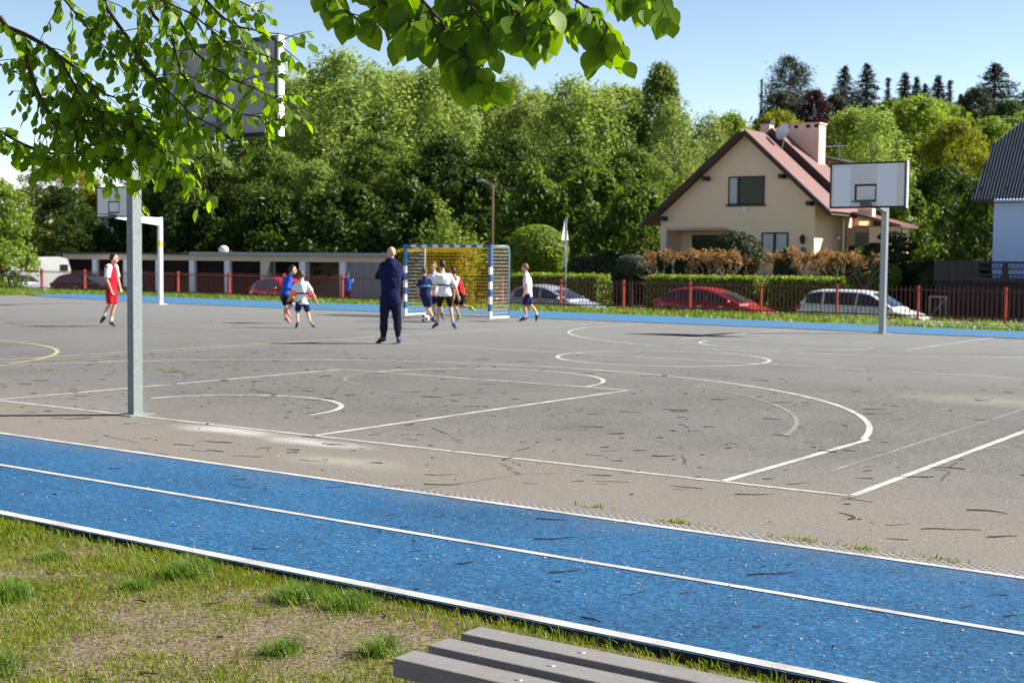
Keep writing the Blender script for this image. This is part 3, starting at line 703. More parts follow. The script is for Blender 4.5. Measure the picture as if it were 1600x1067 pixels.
# weeds in the asphalt joints
P = []; 
def weed(u, v, r, n):
    for _ in range(n):
        a = random.gauss(0, r*random.choice((.5, 1, 1.9))); b = random.gauss(0, r*.35); P.append(tuple(UV(u+a, v+b, 0)))
for u, v, r, n in [(7.1, -1.62, .06, 120), (7.9, -1.66, .10, 120), (8.3, -1.68, .08, 110), (8.8, -1.68, .10, 80), (6.4, -1.5, .05, 50), (9.6, -1.7, .05, 40),
                   (-4.2, 4.0, .25, 160), (-5.0, 3.2, .05, 30), (-5.4, 2.9, .08, 60), (-6.3, 2.2, .06, 70), (-5.9, 7.4, .10, 90), (-3.2, 4.8, .1, 40), (-9.5, 22.6, .1, 60), (-7.7, 22.5, .1, 60)]: weed(u, v, r, n)
P = np.array(P); N = len(P); me = blades('weeds', P, rng.uniform(.008, .05, N)*rng.uniform(.4, 1, N), rng.uniform(.3, 1.5, N), rng.uniform(.004, .010, N))
tag(link('weeds', me, M['grass']), kind='stuff')
# twigs and fallen blossom
tw = MB()
def twig(x, y, z, L, th_, r):
    pts = []; a = th_; p = Vector((x, y, z+r))
    for k in range(5):
        pts.append(p.copy()); a += random.gauss(0, .35); p = p + Vector((math.cos(a), math.sin(a), 0))*L/4
    tw.tube(pts, [r, r, r*.9, r*.7, r*.4], 4)
for _ in range(620):
    s_ = random.random()
    u = random.uniform(-7, 11); v = random.uniform(-4, 9) if s_ < .75 else random.uniform(-1.5, 4)
    p = UV(u, v); z = .013 if v < lineA(u)+.03 else .002
    twig(p.x, p.y, z, random.choice([.03, .04, .05, .07, .1, .13, .2, .28]), random.gauss(0, .35) + random.choice([0, math.pi]), random.uniform(.0014, .0042))
for _ in range(60):
    x = random.uniform(-3.2, 1); y = random.uniform(4.6, 8); u, v = uv_of(x, y)
    if v < lineC(u)-.1: twig(x, y, tz(u, v)+.004, random.uniform(.04, .12), random.uniform(0, 6.28), random.uniform(.002, .005))
tag(tw.build('twig_litter', simple('twig_bark', (.016, .012, .010), .9, .4, 40)), kind='stuff')
N = 7000; P = np.zeros((N, 3)); 
for i in range(N):
    u = random.uniform(-5, 12) if random.random() < .4 else random.gauss(8, 2.6); v = random.uniform(-4, 1.5) if random.random() < .72 else random.uniform(1, 6)
    p = UV(u, v); P[i] = (p.x, p.y, .016 if v < lineA(u)+.03 else .006)
nr = rng.normal(size=(N, 3))*.4; nr[:, 2] = 1
me = cloud('blossom_litter', P, nr, rng.uniform(.005, .017, N), .7, .2)
tag(link('blossom_litter', me, leafmat('dry_blossom', (.30, .23, .12), (.56, .48, .31), .2, .15)), kind='stuff')
# ------------------------------------------------------------------ basketball hoops
M['board'] = simple('grey_backboard', (.66, .68, .70), .6, .08, 3)
M['board_sheet'] = simple('pale_backboard_sheet', (.76, .81, .92), .55, .04, 2)
M['board_back'] = simple('grey_plywood_back', (.33, .33, .33), .7, .12, 4)
M['rim'] = simple('rim_steel', (.09, .10, .12), .5, .2, 20)
def hoop(label, u, v, sgn, over, post_w, post_d, post_mat, detail=True, tagtape=False, board_z=(2.92, 3.97), top=3.15):
    """sgn +1: the board hangs towards +v of the post; local y runs along v"""
    t_ = thing('basketball_hoop', label, 'basketball hoop', UV(u, v), -TH)
    p = MB(); p.box(-post_w/2, post_w/2, -post_d/2, post_d/2, -.05, top, 0, .006)
    p.box(-post_w*1.3, post_w*1.3, -post_d*1.3, post_d*1.3, -.02, .012, 0)
    p.build('post', M[post_mat], t_)
    if tagtape:
        q = MB(); q.box(-post_w/2-.004, post_w/2+.004, -post_d/2-.004, post_d/2+.004, 2.02, 2.20); q.build('tape', M['yellow_tag'], t_)
    yb = sgn*over; a = MB(); hw = post_w*.42
    zb, zt = board_z
    # arm: tapered box beam from the post head to the board, two braces behind the board
    y0, y1 = sgn*post_d/2, yb-sgn*.045
    a.add([(-hw, y0, top-.28), (hw, y0, top-.28), (hw, y0, top-.02), (-hw, y0, top-.02),
           (-hw, y1, top-.10), (hw, y1, top-.10), (hw, y1, top+.04), (-hw, y1, top+.04)],
          [(0, 1, 2, 3), (7, 6, 5, 4), (0, 4, 5, 1), (1, 5, 6, 2), (2, 6, 7, 3), (3, 7, 4, 0)])
    a.build('arm', M[post_mat], t_)
    for s_ in (-1, 1):
        b = MB(); b.tube([(s_*hw*.6, sgn*(over*.35), top-.04), (s_*.55, y1, zt-.22)], .018, 8); b.build('brace', M[post_mat], t_)
    yf, yk = yb+sgn*.02, yb-sgn*.02
    lo, hi = min(yf, yk), max(yf, yk)
    bd = MB(); bd.box(-.885, .885, lo, hi, zb+.015, zt-.015); board = bd.build('backboard', M['board'], t_)
    f = MB()
    flo, fhi = lo-(.028 if sgn > 0 else .0035), hi+(.0035 if sgn > 0 else .028)
    f.box(-.90, -.855, flo, fhi, zb, zt); f.box(.855, .898, flo, fhi, zb, zt)
    f.box(-.855, .855, flo, fhi, zb, zb+.045); f.box(-.855, .855, flo, fhi, zt-.045, zt)
    f.build('border', M['black'], board)
    e = MB(); e.box(.8985, .925, flo-.004, fhi+.004, zb-.004, zt+.004); e.build('edge_strip', M['white_paint'], board)
    k = MB(); klo, khi = (lo-.03, lo-.001) if sgn > 0 else (hi+.001, hi+.03)
    k.box(-.03, .03, klo, khi, zb+.05, zt-.05); k.build('back_batten', M['dark_steel'], board)
    k = MB(); k.box(-.854, -.031, klo+.012, khi, zb+.05, zt-.05); k.box(.031, .854, klo+.012, khi, zb+.05, zt-.05); k.build('back_panel', M['board_back'], board)
    fo = yf + sgn*.003; fi = yf + sgn*.0005
    lo2, hi2 = min(fo, fi), max(fo, fi)
    if detail:
        for x0, x1, z1 in ((-.80, -.40, zt-.10), (.22, .68, zt-.05)):
            s_ = MB(); s_.box(x0, x1, lo2, hi2, zb+.02, z1); s_.build('board_sheet', M['board_sheet'], board)
    sq = MB(); a2, b2 = -.30, .28 if not detail else .215
    zl, zh = zb+.14, zb+.55
    fo2 = yf+sgn*.006; lo3, hi3 = min(fo2, fi), max(fo2, fi)
    sq.box(a2, a2+.05, lo3, hi3, zl, zh); sq.box(b2-.03, b2, lo3, hi3, zl, zh); sq.box(a2+.05, b2-.03, lo3, hi3, zh-.05, zh); sq.box(a2+.05, b2-.03, lo3, hi3, zl, zl+.05)
    sq.build('target_square', M['black'], board)
    rm = MB(); cy = yf+sgn*.38; pts = [(.225*math.cos(2*math.pi*i/28), cy+.225*math.sin(2*math.pi*i/28), 3.05) for i in range(29)]
    rm.tube(pts, .011, 8); rim = rm.build('rim', M['rim'], t_, True)
    rb = MB(); rb.box(-.11, .11, min(yf+sgn*.008, yf+sgn*.165), max(yf+sgn*.008, yf+sgn*.165), 2.965, 3.045); rb.build('rim_bracket', M['rim'], rim)
    return t_
hoop('near basketball hoop on a grey square post, its board seen from behind through the leaves', -.11, .06, 1, 1.2, .095, .12, 'galv_near', detail=False, top=3.06)
hoop('basketball hoop in front of the cream house, two pale sheets on its board', -.06, 22.15, -1, 1.2, .13, .15, 'galv')
hoop('far white basketball hoop on the left with yellow tape round its post', -26.0, 22.5, -1, 1.95, .13, .13, 'white_steel', detail=False, tagtape=True, board_z=(2.95, 3.98), top=3.02)

# ------------------------------------------------------------------ handball goal
g = thing('handball_goal', 'blue and white striped goal with a yellow net behind the boys', 'goal', UV(-12.72, 21.64), -TH)
def banded(mb, axis, a0, a1, fixed, w_, n, first):
    for i in range(n):
        b0, b1 = a0+(a1-a0)*i/n, a0+(a1-a0)*(i+1)/n; mi = (i+first) % 2
        if axis == 'z': mb.box(fixed[0]-w_/2, fixed[0]+w_/2, fixed[1]-w_/2, fixed[1]+w_/2, b0, b1, mi)
        else: mb.box(b0, b1, fixed[0]-w_/2, fixed[0]+w_/2, fixed[1]-w_/2, fixed[1]+w_/2, mi)
gm_ = [M['goal_blue'], M['white_paint']]
for s_ in (-1, 1):
    p = MB(); banded(p, 'z', 0, 1.66, (s_*1.54, 0), .085, 8, 1); p.box(s_*1.54-.0425, s_*1.54+.0425, -.0425, .0425, 1.66, 2.08, 0); p.build('goal_post', gm_, g)
c = MB(); banded(c, 'x', -1.4975, 1.4975, (0, 2.0375), .085, 15, 0); c.build('crossbar', gm_, g)
GD = .92
for s_ in (-1, 1):
    b = MB(); b.tube([(s_*1.54, .05, 2.05), (s_*1.54, GD-.14, 2.05), (s_*1.54, GD-.04, 2.01), (s_*1.54, GD, 1.90), (s_*1.54, GD, .02)], .02, 8)
    b.build('back_stay', M['white_steel'] if s_ < 0 else simple('pale_blue_steel', (.22, .40, .62), .4, .1), g, True)
    b = MB(); b.tube([(s_*1.54, .05, .025), (s_*1.54, GD, .025)], .025, 8); b.build('ground_bar', M['white_steel'], g)
b = MB(); b.tube([(-1.54, GD, .025), (1.54, GD, .025)], .022, 8); b.build('ground_bar', M['white_steel'], g)
M['net_white'] = simple('white_net_cord', (.62, .66, .70), .8, .1); M['net_yellow'] = simple('yellow_net_cord', (.86, .54, .010), .8, .2)
def net(f, n1, n2, r, name, mat):
    mb = MB()
    for i in range(n1+1): mb.tube([f(i/n1, k/6) for k in range(7)], r, 4, 0, False)
    for k in range(n2+1): mb.tube([f(i/8, k/n2) for i in range(9)], r, 4, 0, False)
    return mb.build(name, mat, g)
sag = lambda a, b: .05*math.sin(math.pi*a)*math.sin(math.pi*b)
net(lambda a, b: (-1.54+3.08*a, GD+sag(a, b)*2, .06+1.92*b), 32, 20, .0055, 'back_net', M['net_yellow'])
net(lambda a, b: (-1.54+3.08*a, .06+(GD-.08)*b, 2.03-sag(a, b)*2), 44, 16, .011, 'top_net', M['net_yellow'])
for s_ in (-1, 1): net(lambda a, b: (s_*(1.54-sag(a, b)), .06+(GD-.08)*a, .05+1.95*b), 9, 19, .0032, 'side_net', M['net_white'])
# ------------------------------------------------------------------ ball
bl = bpy.data.meshes.new('football'); bm = bmesh.new(); bmesh.ops.create_icosphere(bm, subdivisions=5, radius=.11)
ic = bmesh.new(); bmesh.ops.create_icosphere(ic, subdivisions=1, radius=1); dirs = [v.co.normalized() for v in ic.verts]; ic.free()
for f in bm.faces:
    n_ = f.calc_center_median().normalized(); f.material_index = 1 if max(n_.dot(d_) for d_ in dirs) > .935 else 0; f.smooth = True
bm.to_mesh(bl); bm.free()
o = link('football', bl, [M['white_paint'], M['black']]); o.location = (at(664.5, 494.5, 35.3)); o.location.z = .112; o.rotation_euler = (.4, .5, .2)
tag(o, 'black and white football on the asphalt in front of the goal', 'ball')

# ------------------------------------------------------------------ bench
be = thing('park_bench', 'dark grey slatted bench at the bottom of the picture', 'bench', UV(8.47, -5.61, -.004), -TH)
t = NT('weathered_slat'); co = t.coords()
mp = t.n('ShaderNodeMapping', i={'Vector': co, 'Scale': (1.2, 30, 30)})
n1 = t.noise(mp.outputs[0], 4, 5, .7); n2 = t.noise(co, 5, 4, .6)
c = t.mix(n1, (.15, .147, .15), (.24, .232, .232)); c = t.mix(t.ramp(n2, [(.5, 0.0), (.75, .35)]), c, (.19, .16, .135))
c = t.mix(t.ramp(t.noise(co, 60, 2), [(.66, 0.0), (.70, .8)]), c, (.36, .35, .34))
c = t.mix(t.ramp(t.noise(mp.outputs[0], 9, 3, .6), [(.58, 0.0), (.66, .55)]), c, (.07, .065, .07))
t.bsdf(c, .75, .3, 0, t.bump(n1, .5, .004)); M['slat'] = t.m
for k in range(3):
    y = -.055-.168*k
    s_ = MB(); s_.box(0, 2.1, y-.052, y+.052, .392, .45, 0, .005); sl = s_.build('slat', M['slat'], be)
    for x in (.42, 1.68):
        b = MB(); b.tube([(x, y, .4495), (x, y, .4525)], [.013, .011], 14); b.build('bolt', M['galv'], sl)
for x in (.42, 1.68):
    l_ = MB(); l_.box(x-.03, x+.03, -.42, -.03, .345, .391); l_.box(x-.03, x+.03, -.40, -.34, -.06, .3445); l_.box(x-.03, x+.03, -.12, -.06, -.06, .3445)
    l_.build('leg_frame', M['dark_steel'], be)

# ------------------------------------------------------------------ fence along the road
fe = thing('fence', 'low red metal picket fence between the grass verge and the road', 'fence', UV(0, 31.2), -TH)
ups = [.38+2.56*k for k in range(4)] + [0]
ups = sorted([.38-2.56*k for k in range(0, 9)] + [.38+2.56*k for k in (1, 2, 3)] + [-20.1-2.05-3.22*k for k in range(0, 12)])
for i, u in enumerate(ups):
    wdt = .05 if u < -21 else .034
    zb = tz(u, 31.2)
    p = MB(); p.box(u-wdt, u+wdt, -wdt, wdt, zb-.1, 1.0, 0, .006); p.box(u-wdt-.006, u+wdt+.006, -wdt-.006, wdt+.006, 1.0, 1.02)
    p.build('fence_post', M['red_fence'], fe)
    if i+1 < len(ups):
        u2 = ups[i+1]; pn = MB(); x0, x1 = u+wdt+.003, u2-(.05 if u2 < -21 else .034)-.003
        pn.box(x0, x1, -.02, .02, .86, .90, 1 if u < -21 else 0); pn.box(x0, x1, -.02, .02, .10, .14)
        n_ = int((x1-x0)/.132)
        for k in range(n_):
            x = x0 + (x1-x0)*(k+.5)/n_
            wp = .0065 if u < -21 else .011; pn.box(x-wp, x+wp, -.034, -.021, .02, 1.0)
        pn.build('fence_panel', [M['maroon_fence'], M['red_fence']], fe)
# ------------------------------------------------------------------ street lamp and road sign
la = thing('street_lamp', 'tall rusty street lamp with a bent arm behind the goal', 'street lamp', UV(-29.38, 47, -.72), -TH)
p = MB(); p.tube([(0, 0, -.1), (0, 0, 1.4), (0, 0, 6.1), (-.06, 0, 6.22), (-.2, 0, 6.28)], [.085, .065, .055, .05, .05], 10); p.build('pole', simple('rusty_pole', (.17, .075, .05), .7, .3, 6), la, True)
p = MB(); p.tube([(-.2, 0, 6.28), (-.62, 0, 6.42)], .04, 8); p.build('arm', M['galv'], la)
p = MB(); p.ball((-.78, 0, 6.45), (.24, .10, .07)); p.build('lamp_head', M['galv'], la, True)
sg = thing('road_sign', 'road signs on a grey pole seen from behind, round plate below a triangle', 'road sign', UV(-16.2, 33.4, -.72), R(-52)-TH)
p = MB(); p.tube([(0, 0, -.1), (0, 0, 4.0)], .032, 10); p.build('pole', M['galv'], sg)
p = MB(); p.tube([(0, -.040, 2.55), (0, -.052, 2.55)], [.42, .42], 32); p.build('round_plate', simple('sign_back', (.50, .52, .54), .45, .06), sg)
p = MB(); p.prism([(-.42, 3.15), (.42, 3.15), (.02, 3.95), (-.02, 3.95)], -.052, -.040)
o = p.build('triangle_plate', bpy.data.materials['sign_back'], sg); o.rotation_euler = (0, 0, R(-24))
p = MB(); p.box(-.30, .30, -.052, -.040, 3.0, 3.13); o = p.build('small_plate', bpy.data.materials['sign_back'], sg); o.rotation_euler = (0, 0, R(10))
# ------------------------------------------------------------------ vehicles
def ip(x, tab): return float(np.interp(x, [a for a, _ in tab], [b for _, b in tab]))
def car(label, u, v, yaw, paint, L, kind='hatch', z0=-.712, group='cars parked along the road'):
    """x runs rear (0) to front (L); nose towards +u"""
    root = thing('parked_car', label, 'car', UV(u, v, z0), -TH+yaw, group)
    W = .87
    if kind == 'estate':
        belt = [(0, .80), (.12, .92), (.4, .98), (L*.62, .93), (L*.72, .90), (L-.55, .78), (L-.12, .62), (L, .50)]
        roof = [(.10, .96), (.42, 1.40), (.8, 1.475), (1.6, 1.49), (2.3, 1.46), (2.62, 1.40), (L*.80, .88)]
        side = [(.34, .99, .80, 1.36), (1.66, 2.46)]
    elif kind == 'hatch':
        belt = [(0, .74), (.10, .90), (.5, .99), (L*.45, .95), (L*.70, .90), (L-.6, .80), (L-.12, .62), (L, .48)]
        roof = [(.12, .94), (.55, 1.30), (1.05, 1.43), (1.7, 1.47), (2.2, 1.42), (2.6, 1.30), (L*.80, .89)]
    else:
        belt = [(0, .70), (.10, .84), (.5, .92), (L*.45, .90), (L*.70, .86), (L-.6, .76), (L-.12, .60), (L, .46)]
        roof = [(.5, .92), (1.0, 1.26), (1.4, 1.40), (1.9, 1.43), (2.4, 1.36), (2.75, 1.24), (L*.80, .85)]
    wid = [(0, .70), (.15, .80), (.6, W), (L-.9, W), (L-.3, .78), (L, .60)]
    wx = [.80, L-.86]; wr = .32
    xs = sorted(set([round(x, 3) for x in np.linspace(0, L, 60)] + [x for w_ in wx for x in (w_-wr-.07, w_+wr+.07)]))
    b = MB(); rings = []
    for x in xs:
        w_ = ip(x, wid); zb = ip(x, belt); zs = .22 if .2 < x < L-.2 else .30
        for c_ in wx:
            if abs(x-c_) < wr+.065: zs = max(zs, .31+math.sqrt(max(0, (wr+.065)**2-(x-c_)**2)))
        zs = min(zs, zb-.12); zm = zs+(zb-zs)*.45
        half = [(0, zs+.02), (w_*.86, zs), (w_*.97, zs+.05*(zb-zs)/.5), (w_, zm), (w_*.985, zs+(zb-zs)*.75), (w_*.93, zb-.015), (w_*.85, zb+.012), (w_*.45, zb+.035), (0, zb+.045)]
        rings.append([(x, y, z) for y, z in half] + [(x, -y, z) for y, z in half[-2:0:-1]])
    b.loft(rings); me = b.mesh('body'); recalc(me); body = link('body', me, M[paint], root, True)
    # cabin
    x0, x1 = roof[0][0], roof[-1][0]; gx = list(np.linspace(x0, x1, 26)); cbn = MB(); rings = []
    yb = lambda x: ip(x, wid)*.90
    yt = lambda x: ip(x, wid)*.70
    def yat(x, z):
        zb = ip(x, belt); f = max(0, min(1, (z-zb)/max(.05, 1.46-zb))); return yb(x)+(yt(x)-yb(x))*f
    for x in gx:
        zr = ip(x, roof); zb = min(ip(x, belt)-.02, zr-.005); q = []
        for f in (0, .5, .85): 
            z = zb+(zr-zb)*f; q.append((yat(x, z), z))
        q += [(yat(x, zr)*.88, zr-.004), (yat(x, zr)*.45, zr+.018), (0, zr+.025)]
        rings.append([(x, y, z) for y, z in q] + [(x, -y, z) for y, z in q[::-1][1:]])
    cbn.loft(rings); me = cbn.mesh('roof'); recalc(me); cabin = link('roof', me, M[paint], root, True)
    # windows: panes 4 mm proud of the cabin
    def pane(xa, xb, s_, n=8):
        mb = MB(); vs = []
        for i in range(n+1):
            x = xa+(xb-xa)*i/n; zl = ip(x, belt)+.03; zh = max(zl+.015, min(ip(x, roof)-.075, 1.40))
            for j in range(4):
                z = zl+(zh-zl)*j/3; vs.append((x, s_*(yat(x, z)+.005), z))
        mb.add(vs, [(i*4+j, i*4+j+1, i*4+j+5, i*4+j+4) for i in range(n) for j in range(3)]); return mb
    bp_ = L*.49
    cuts = [(x0+.26, x0+.86), (x0+.92, bp_), (bp_+.07, x1-.16)] if kind != 'saloon' else [(x0+.55, bp_), (bp_+.07, x1-.2)]
    for s_ in (-1, 1):
        for a_, b_ in cuts: pane(a_, b_, s_).build('side_window', M['glass'], root, True)
    def screen(xa, xb, name):
        mb = MB(); vs = []
        for i in range(7):
            x = xa+(xb-xa)*i/6; z = ip(x, roof)+.012
            for j in range(7):
                f = (j-3)/3; vs.append((x, f*yat(x, z)*.86, z+.017-.02*abs(f)+.004))
        mb.add(vs, [(i*7+j, i*7+j+1, i*7+j+8, i*7+j+7) for i in range(6) for j in range(6)]); mb.build(name, M['glass'], root, True)
    screen(roof[-2][0]+.04, x1-.10, 'windscreen'); screen(x0+.08, roof[1][0]+.02, 'rear_window')
    for s_ in (-1, 1):
        h = MB(); h.ball((L-.26, s_*.60, ip(L-.26, belt)-.06), (.22, .11, .075)); h.build('headlight', M['lamp_clear'], root, True)
        h = MB(); h.ball((.13, s_*.70, ip(.13, belt)-.05), (.10, .11, .12)); h.build('tail_light', M['lamp_red'], root, True)
        mr = MB(); mr.ball((x1-.42, s_*(yb(x1-.42)+.09), ip(x1-.42, belt)+.07), (.06, .11, .075)); mr.build('mirror', M[paint], root, True)
        for xh in (bp_-.18, bp_+1.0-.35):
            dh = MB(); dh.box(xh-.09, xh+.09, s_*W*.985-.012, s_*W*.985+.012, .79, .82); dh.build('door_handle', M['chrome'] if paint != 'car_white' else M['galv'], root)
        for c_ in wx:
            wh = MB(); y0, y1 = s_*(W-.20), s_*(W-.005); wh.tube([(c_, y0, .31), (c_, y0+(y1-y0)*.15, .31), (c_, y0+(y1-y0)*.85, .31), (c_, y1, .31)], [.26, .31, .31, .27], 26)
            wo = wh.build('wheel', M['rubber'], root)
            rm = MB(); rm.tube([(c_, y1-s_*.02, .31), (c_, y1+s_*.006, .31)], [.205, .19], 20)
            for k in range(5):
                a_ = 2*math.pi*k/5; rm.tube([(c_, y1+s_*.008, .31), (c_+.18*math.cos(a_), y1+s_*.008, .31+.18*math.sin(a_))], .018, 6)
            rm.build('rim', M['chrome'], wo)
    for s_ in (-1, 1):
        for xq in (cuts[0][1]+.03 if kind != 'saloon' else cuts[0][0]-.05, bp_+.035, cuts[-1][1]+.02):
            sm_ = MB(); sm_.box(xq-.006, xq+.006, min(s_*(W-.02), s_*(W+.004)), max(s_*(W-.02), s_*(W+.004)), .36, ip(xq, belt)-.08); sm_.build('door_seam', M['rubber'], root)
    nb = MB(); nb.box(L-.03, L+.012, -.26, .26, .34, .45); nb.build('number_plate', M['white_paint'], root)
    nb = MB(); nb.box(-.012, .03, -.26, .26, .52, .63); nb.build('number_plate', M['white_paint'], root)
    return root
car('white estate car parked behind the red fence to the right, beside the near-frontal basketball hoop', -7.50, 35.2, 0, 'car_white', 4.35, 'estate')
car('dark red hatchback parked behind the fence in front of the cream house', -13.10, 35.2, 0, 'car_red', 4.45, 'hatch')
car('silver blue saloon parked behind the boy walking beside the goal', -20.3, 35.2, 0, 'car_silver', 4.5, 'saloon')
car('bright red car behind the fence in front of the garages', -35.3, 36.6, R(-14), 'car_red2', 3.8, 'hatch')
car('dark blue car behind the boy in the red kit', -49.7, 36.0, R(2), 'car_dark', 4.9, 'hatch')
car('pale car with blue windows at the left edge of the picture', -55.2, 35.6, 0, 'car_silver', 4.3, 'hatch')
# caravan
cv = thing('caravan', 'white caravan parked at the left end of the garages', 'caravan', UV(-57.6, 38.4, -.72), -TH+R(60))
cv.scale = (.60, .8, .96)
b = MB(); b.prism([(0, .55), (.25, .35), (5.4, .35), (5.65, .55), (5.6, 1.7), (5.3, 2.30), (4.6, 2.42), (.6, 2.38), (.12, 2.0)], 0, 2.2); b.build('body', M['white_paint'], cv)
b = MB(); b.box(4.6, 5.35, -.012, .004, 1.55, 1.95); b.build('window', M['glass'], cv)
for x in (2.5,):
    b = MB(); b.tube([(x, -.02, .32), (x, .2, .32)], .32, 20); b.build('wheel', M['rubber'], cv)
b = MB(); b.box(2.8, 3.5, -.010, .004, .6, 2.05); b.build('door', M['white_steel'], cv)
# ------------------------------------------------------------------ row of garages
M['garage_wall'] = simple('weathered_white_render', (.66, .56, .46), .9, .14, .9, .2, 0, .2)
M['garage_pillar'] = simple('grey_white_pillar', (.84, .86, .93), .9, .08, 1.2, .2)
M['door_maroon'] = simple('maroon_garage_door', (.022, .006, .007), .8, .3, 2, .08)
M['door_brown'] = simple('brown_garage_door', (.016, .010, .010), .8, .3, 2, .08)
M['door_grey'] = simple('grey_garage_door', (.20, .22, .25), .7, .15, 2)
M['door_blue'] = simple('blue_grey_garage_door', (.25, .27, .30), .7, .15, 2)
M['inside'] = simple('dark_garage_inside', (.010, .009, .009), .9, .2)
M['tar_roof'] = simple('tar_roof_edge', (.05, .05, .052), .8, .3, 3)
M['zinc'] = simple('zinc_roof_edge', (.30, .32, .36), .5, .2, 3)
ga = thing('garage_row', 'long low row of garages with white pillars behind the left part of the fence', 'garages', UV(-61.4, 45, -.75), -TH)
w_ = MB(); n_b = 9; bw = 2.95
xs = [i*bw for i in range(n_b+1)]
for x in xs:
    p = MB(); p.box(x-.22, x+.22, -.02, .35, 0, 2.22); p.build('pillar', M['garage_pillar'], ga)
l_ = MB(); l_.box(-.22, xs[-1]+.22, .0, .34, 2.2205, 2.55); l_.box(-.22, -.02, .351, 6, 0, 2.55); l_.box(xs[-1]+.02, xs[-1]+.22, .351, 6, 0, 2.55); l_.box(-.019, xs[-1]+.019, 5.8, 6, 0, 2.55)
l_.build('wall', M['garage_wall'], ga)
r_ = MB(); r_.box(-.5, xs[4]+.2, -.35, 6.3, 2.551, 2.66); r_.build('roof', M['tar_roof'], ga)
r_ = MB(); r_.box(xs[4]+.203, xs[-1]+.5, -.40, 6.3, 2.551, 2.72); r_.build('roof', M['zinc'], ga)
kinds = ['door_maroon', 'door_maroon', 'door_brown', 'door_brown', 'door_brown', 'door_brown', None, None, 'door_blue']
for i, kd in enumerate(kinds):
    x0, x1 = xs[i]+.222, xs[i+1]-.222
    if kd:
        d = MB(); nbd = 7
        for k in range(nbd): d.box(x0+(x1-x0)*k/nbd+.004, x0+(x1-x0)*(k+1)/nbd-.004, .16+.004*(k % 2), .22, .02, 2.21)
        d.build('garage_door', M[kd], ga)
b = MB(); b.box(xs[6]+.6, xs[6]+.72, .10, .22, .02, 2.21); b.build('door_jamb', M['door_grey'], ga)
b = MB(); b.box(xs[7]+.25, xs[7]+1.35, 2.6, 2.66, .02, 2.05); b.build('inner_door', M['door_grey'], ga)
b = MB(); b.add([(xs[6]-.22, -.06, 2.2), (xs[6]+.55, -.06, 2.2), (xs[6]+.05, -.06, .9), (xs[6]-.22, -.06, .9), (xs[6]-.22, -.024, 2.2), (xs[6]+.55, -.024, 2.2), (xs[6]+.05, -.024, .9), (xs[6]-.22, -.024, .9)], [(0, 3, 2, 1), (4, 5, 6, 7), (0, 1, 5, 4), (1, 2, 6, 5), (2, 3, 7, 6), (3, 0, 4, 7)]); b.build('wall_buttress', M['garage_wall'], ga)
for x in (xs[5]-.4, ):
    b = MB(); b.ball((x, .1, 2.86), (.32, .25, .24)); b.build('roof_vent', M['white_paint'], ga, True)
b = MB(); b.box(-.019, xs[-1]+.019, .36, 5.79, -.05, .015); b.build('floor', M['road'], ga)
sh = thing('blue_shed', 'small pale blue shed with dark door seen through the goal net', 'shed', UV(-34.3, 44.6, -.75), -TH)
b = MB(); b.box(0, 3.2, 0, 3, 0, 2.55); b.build('wall', simple('pale_blue_render', (.34, .42, .56), .9, .1), sh)
b = MB(); b.box(1.35, 2.9, -.02, -.002, .1, 2.2); b.build('door', simple('dark_blue_door', (.03, .045, .13), .6, .2), sh)
b = MB(); b.box(-.2, 3.4, -.3, 3.2, 2.552, 2.66); b.build('roof', M['zinc'], sh)
# far blocks among the trees
M['far_wall'] = simple('far_block_render', (.34, .36, .41), .9, .1, .4); M['far_cream'] = simple('far_cream_render', (.52, .45, .33), .9, .1, .4)
fb = thing('apartment_block', 'grey block glimpsed between trees below the far left backboard', 'building', at(182, 400, 118) - Vector((0, 0, 3)), -TH)
b = MB(); b.box(-2.6, 2.0, 0, 8, 0, 6.7); b.build('wall', M['far_wall'], fb)
b = MB(); b.box(-2.8, 2.2, -.2, 8.2, 6.702, 7.0); b.build('roof', M['tar_roof'], fb)
for z in (4.2,):
    for x in (-1.7, .2):
        f = MB(); f.box(x, x+1.2, -.05, -.004, z, z+1.4); wn = f.build('window', M['white_paint'], fb); f = MB(); f.box(x+.1, x+1.1, -.06, -.051, z+.1, z+1.3); f.build('pane', M['glass'], wn)
fc = thing('cottage', 'small cream cottage half hidden by trees at far left', 'building', at(133, 400, 122) - Vector((0, 0, 3)), -TH)
b = MB(); b.box(-1.9, 1.9, 0, 6, 0, 5.4); b.build('wall', M['far_cream'], fc)
b = MB(); b.prism([(-2.2, 5.402), (2.2, 5.402), (.3, 8.4)], -.3, 6.3); b.build('roof', simple('red_tiles', (.25, .05, .035), .8, .2), fc)
f = MB(); f.box(-.6, .6, -.05, -.004, 2.4, 3.8); wn = f.build('window', M['white_paint'], fc); f = MB(); f.box(-.5, .5, -.06, -.051, 2.5, 3.7); f.build('pane', M['glass'], wn)

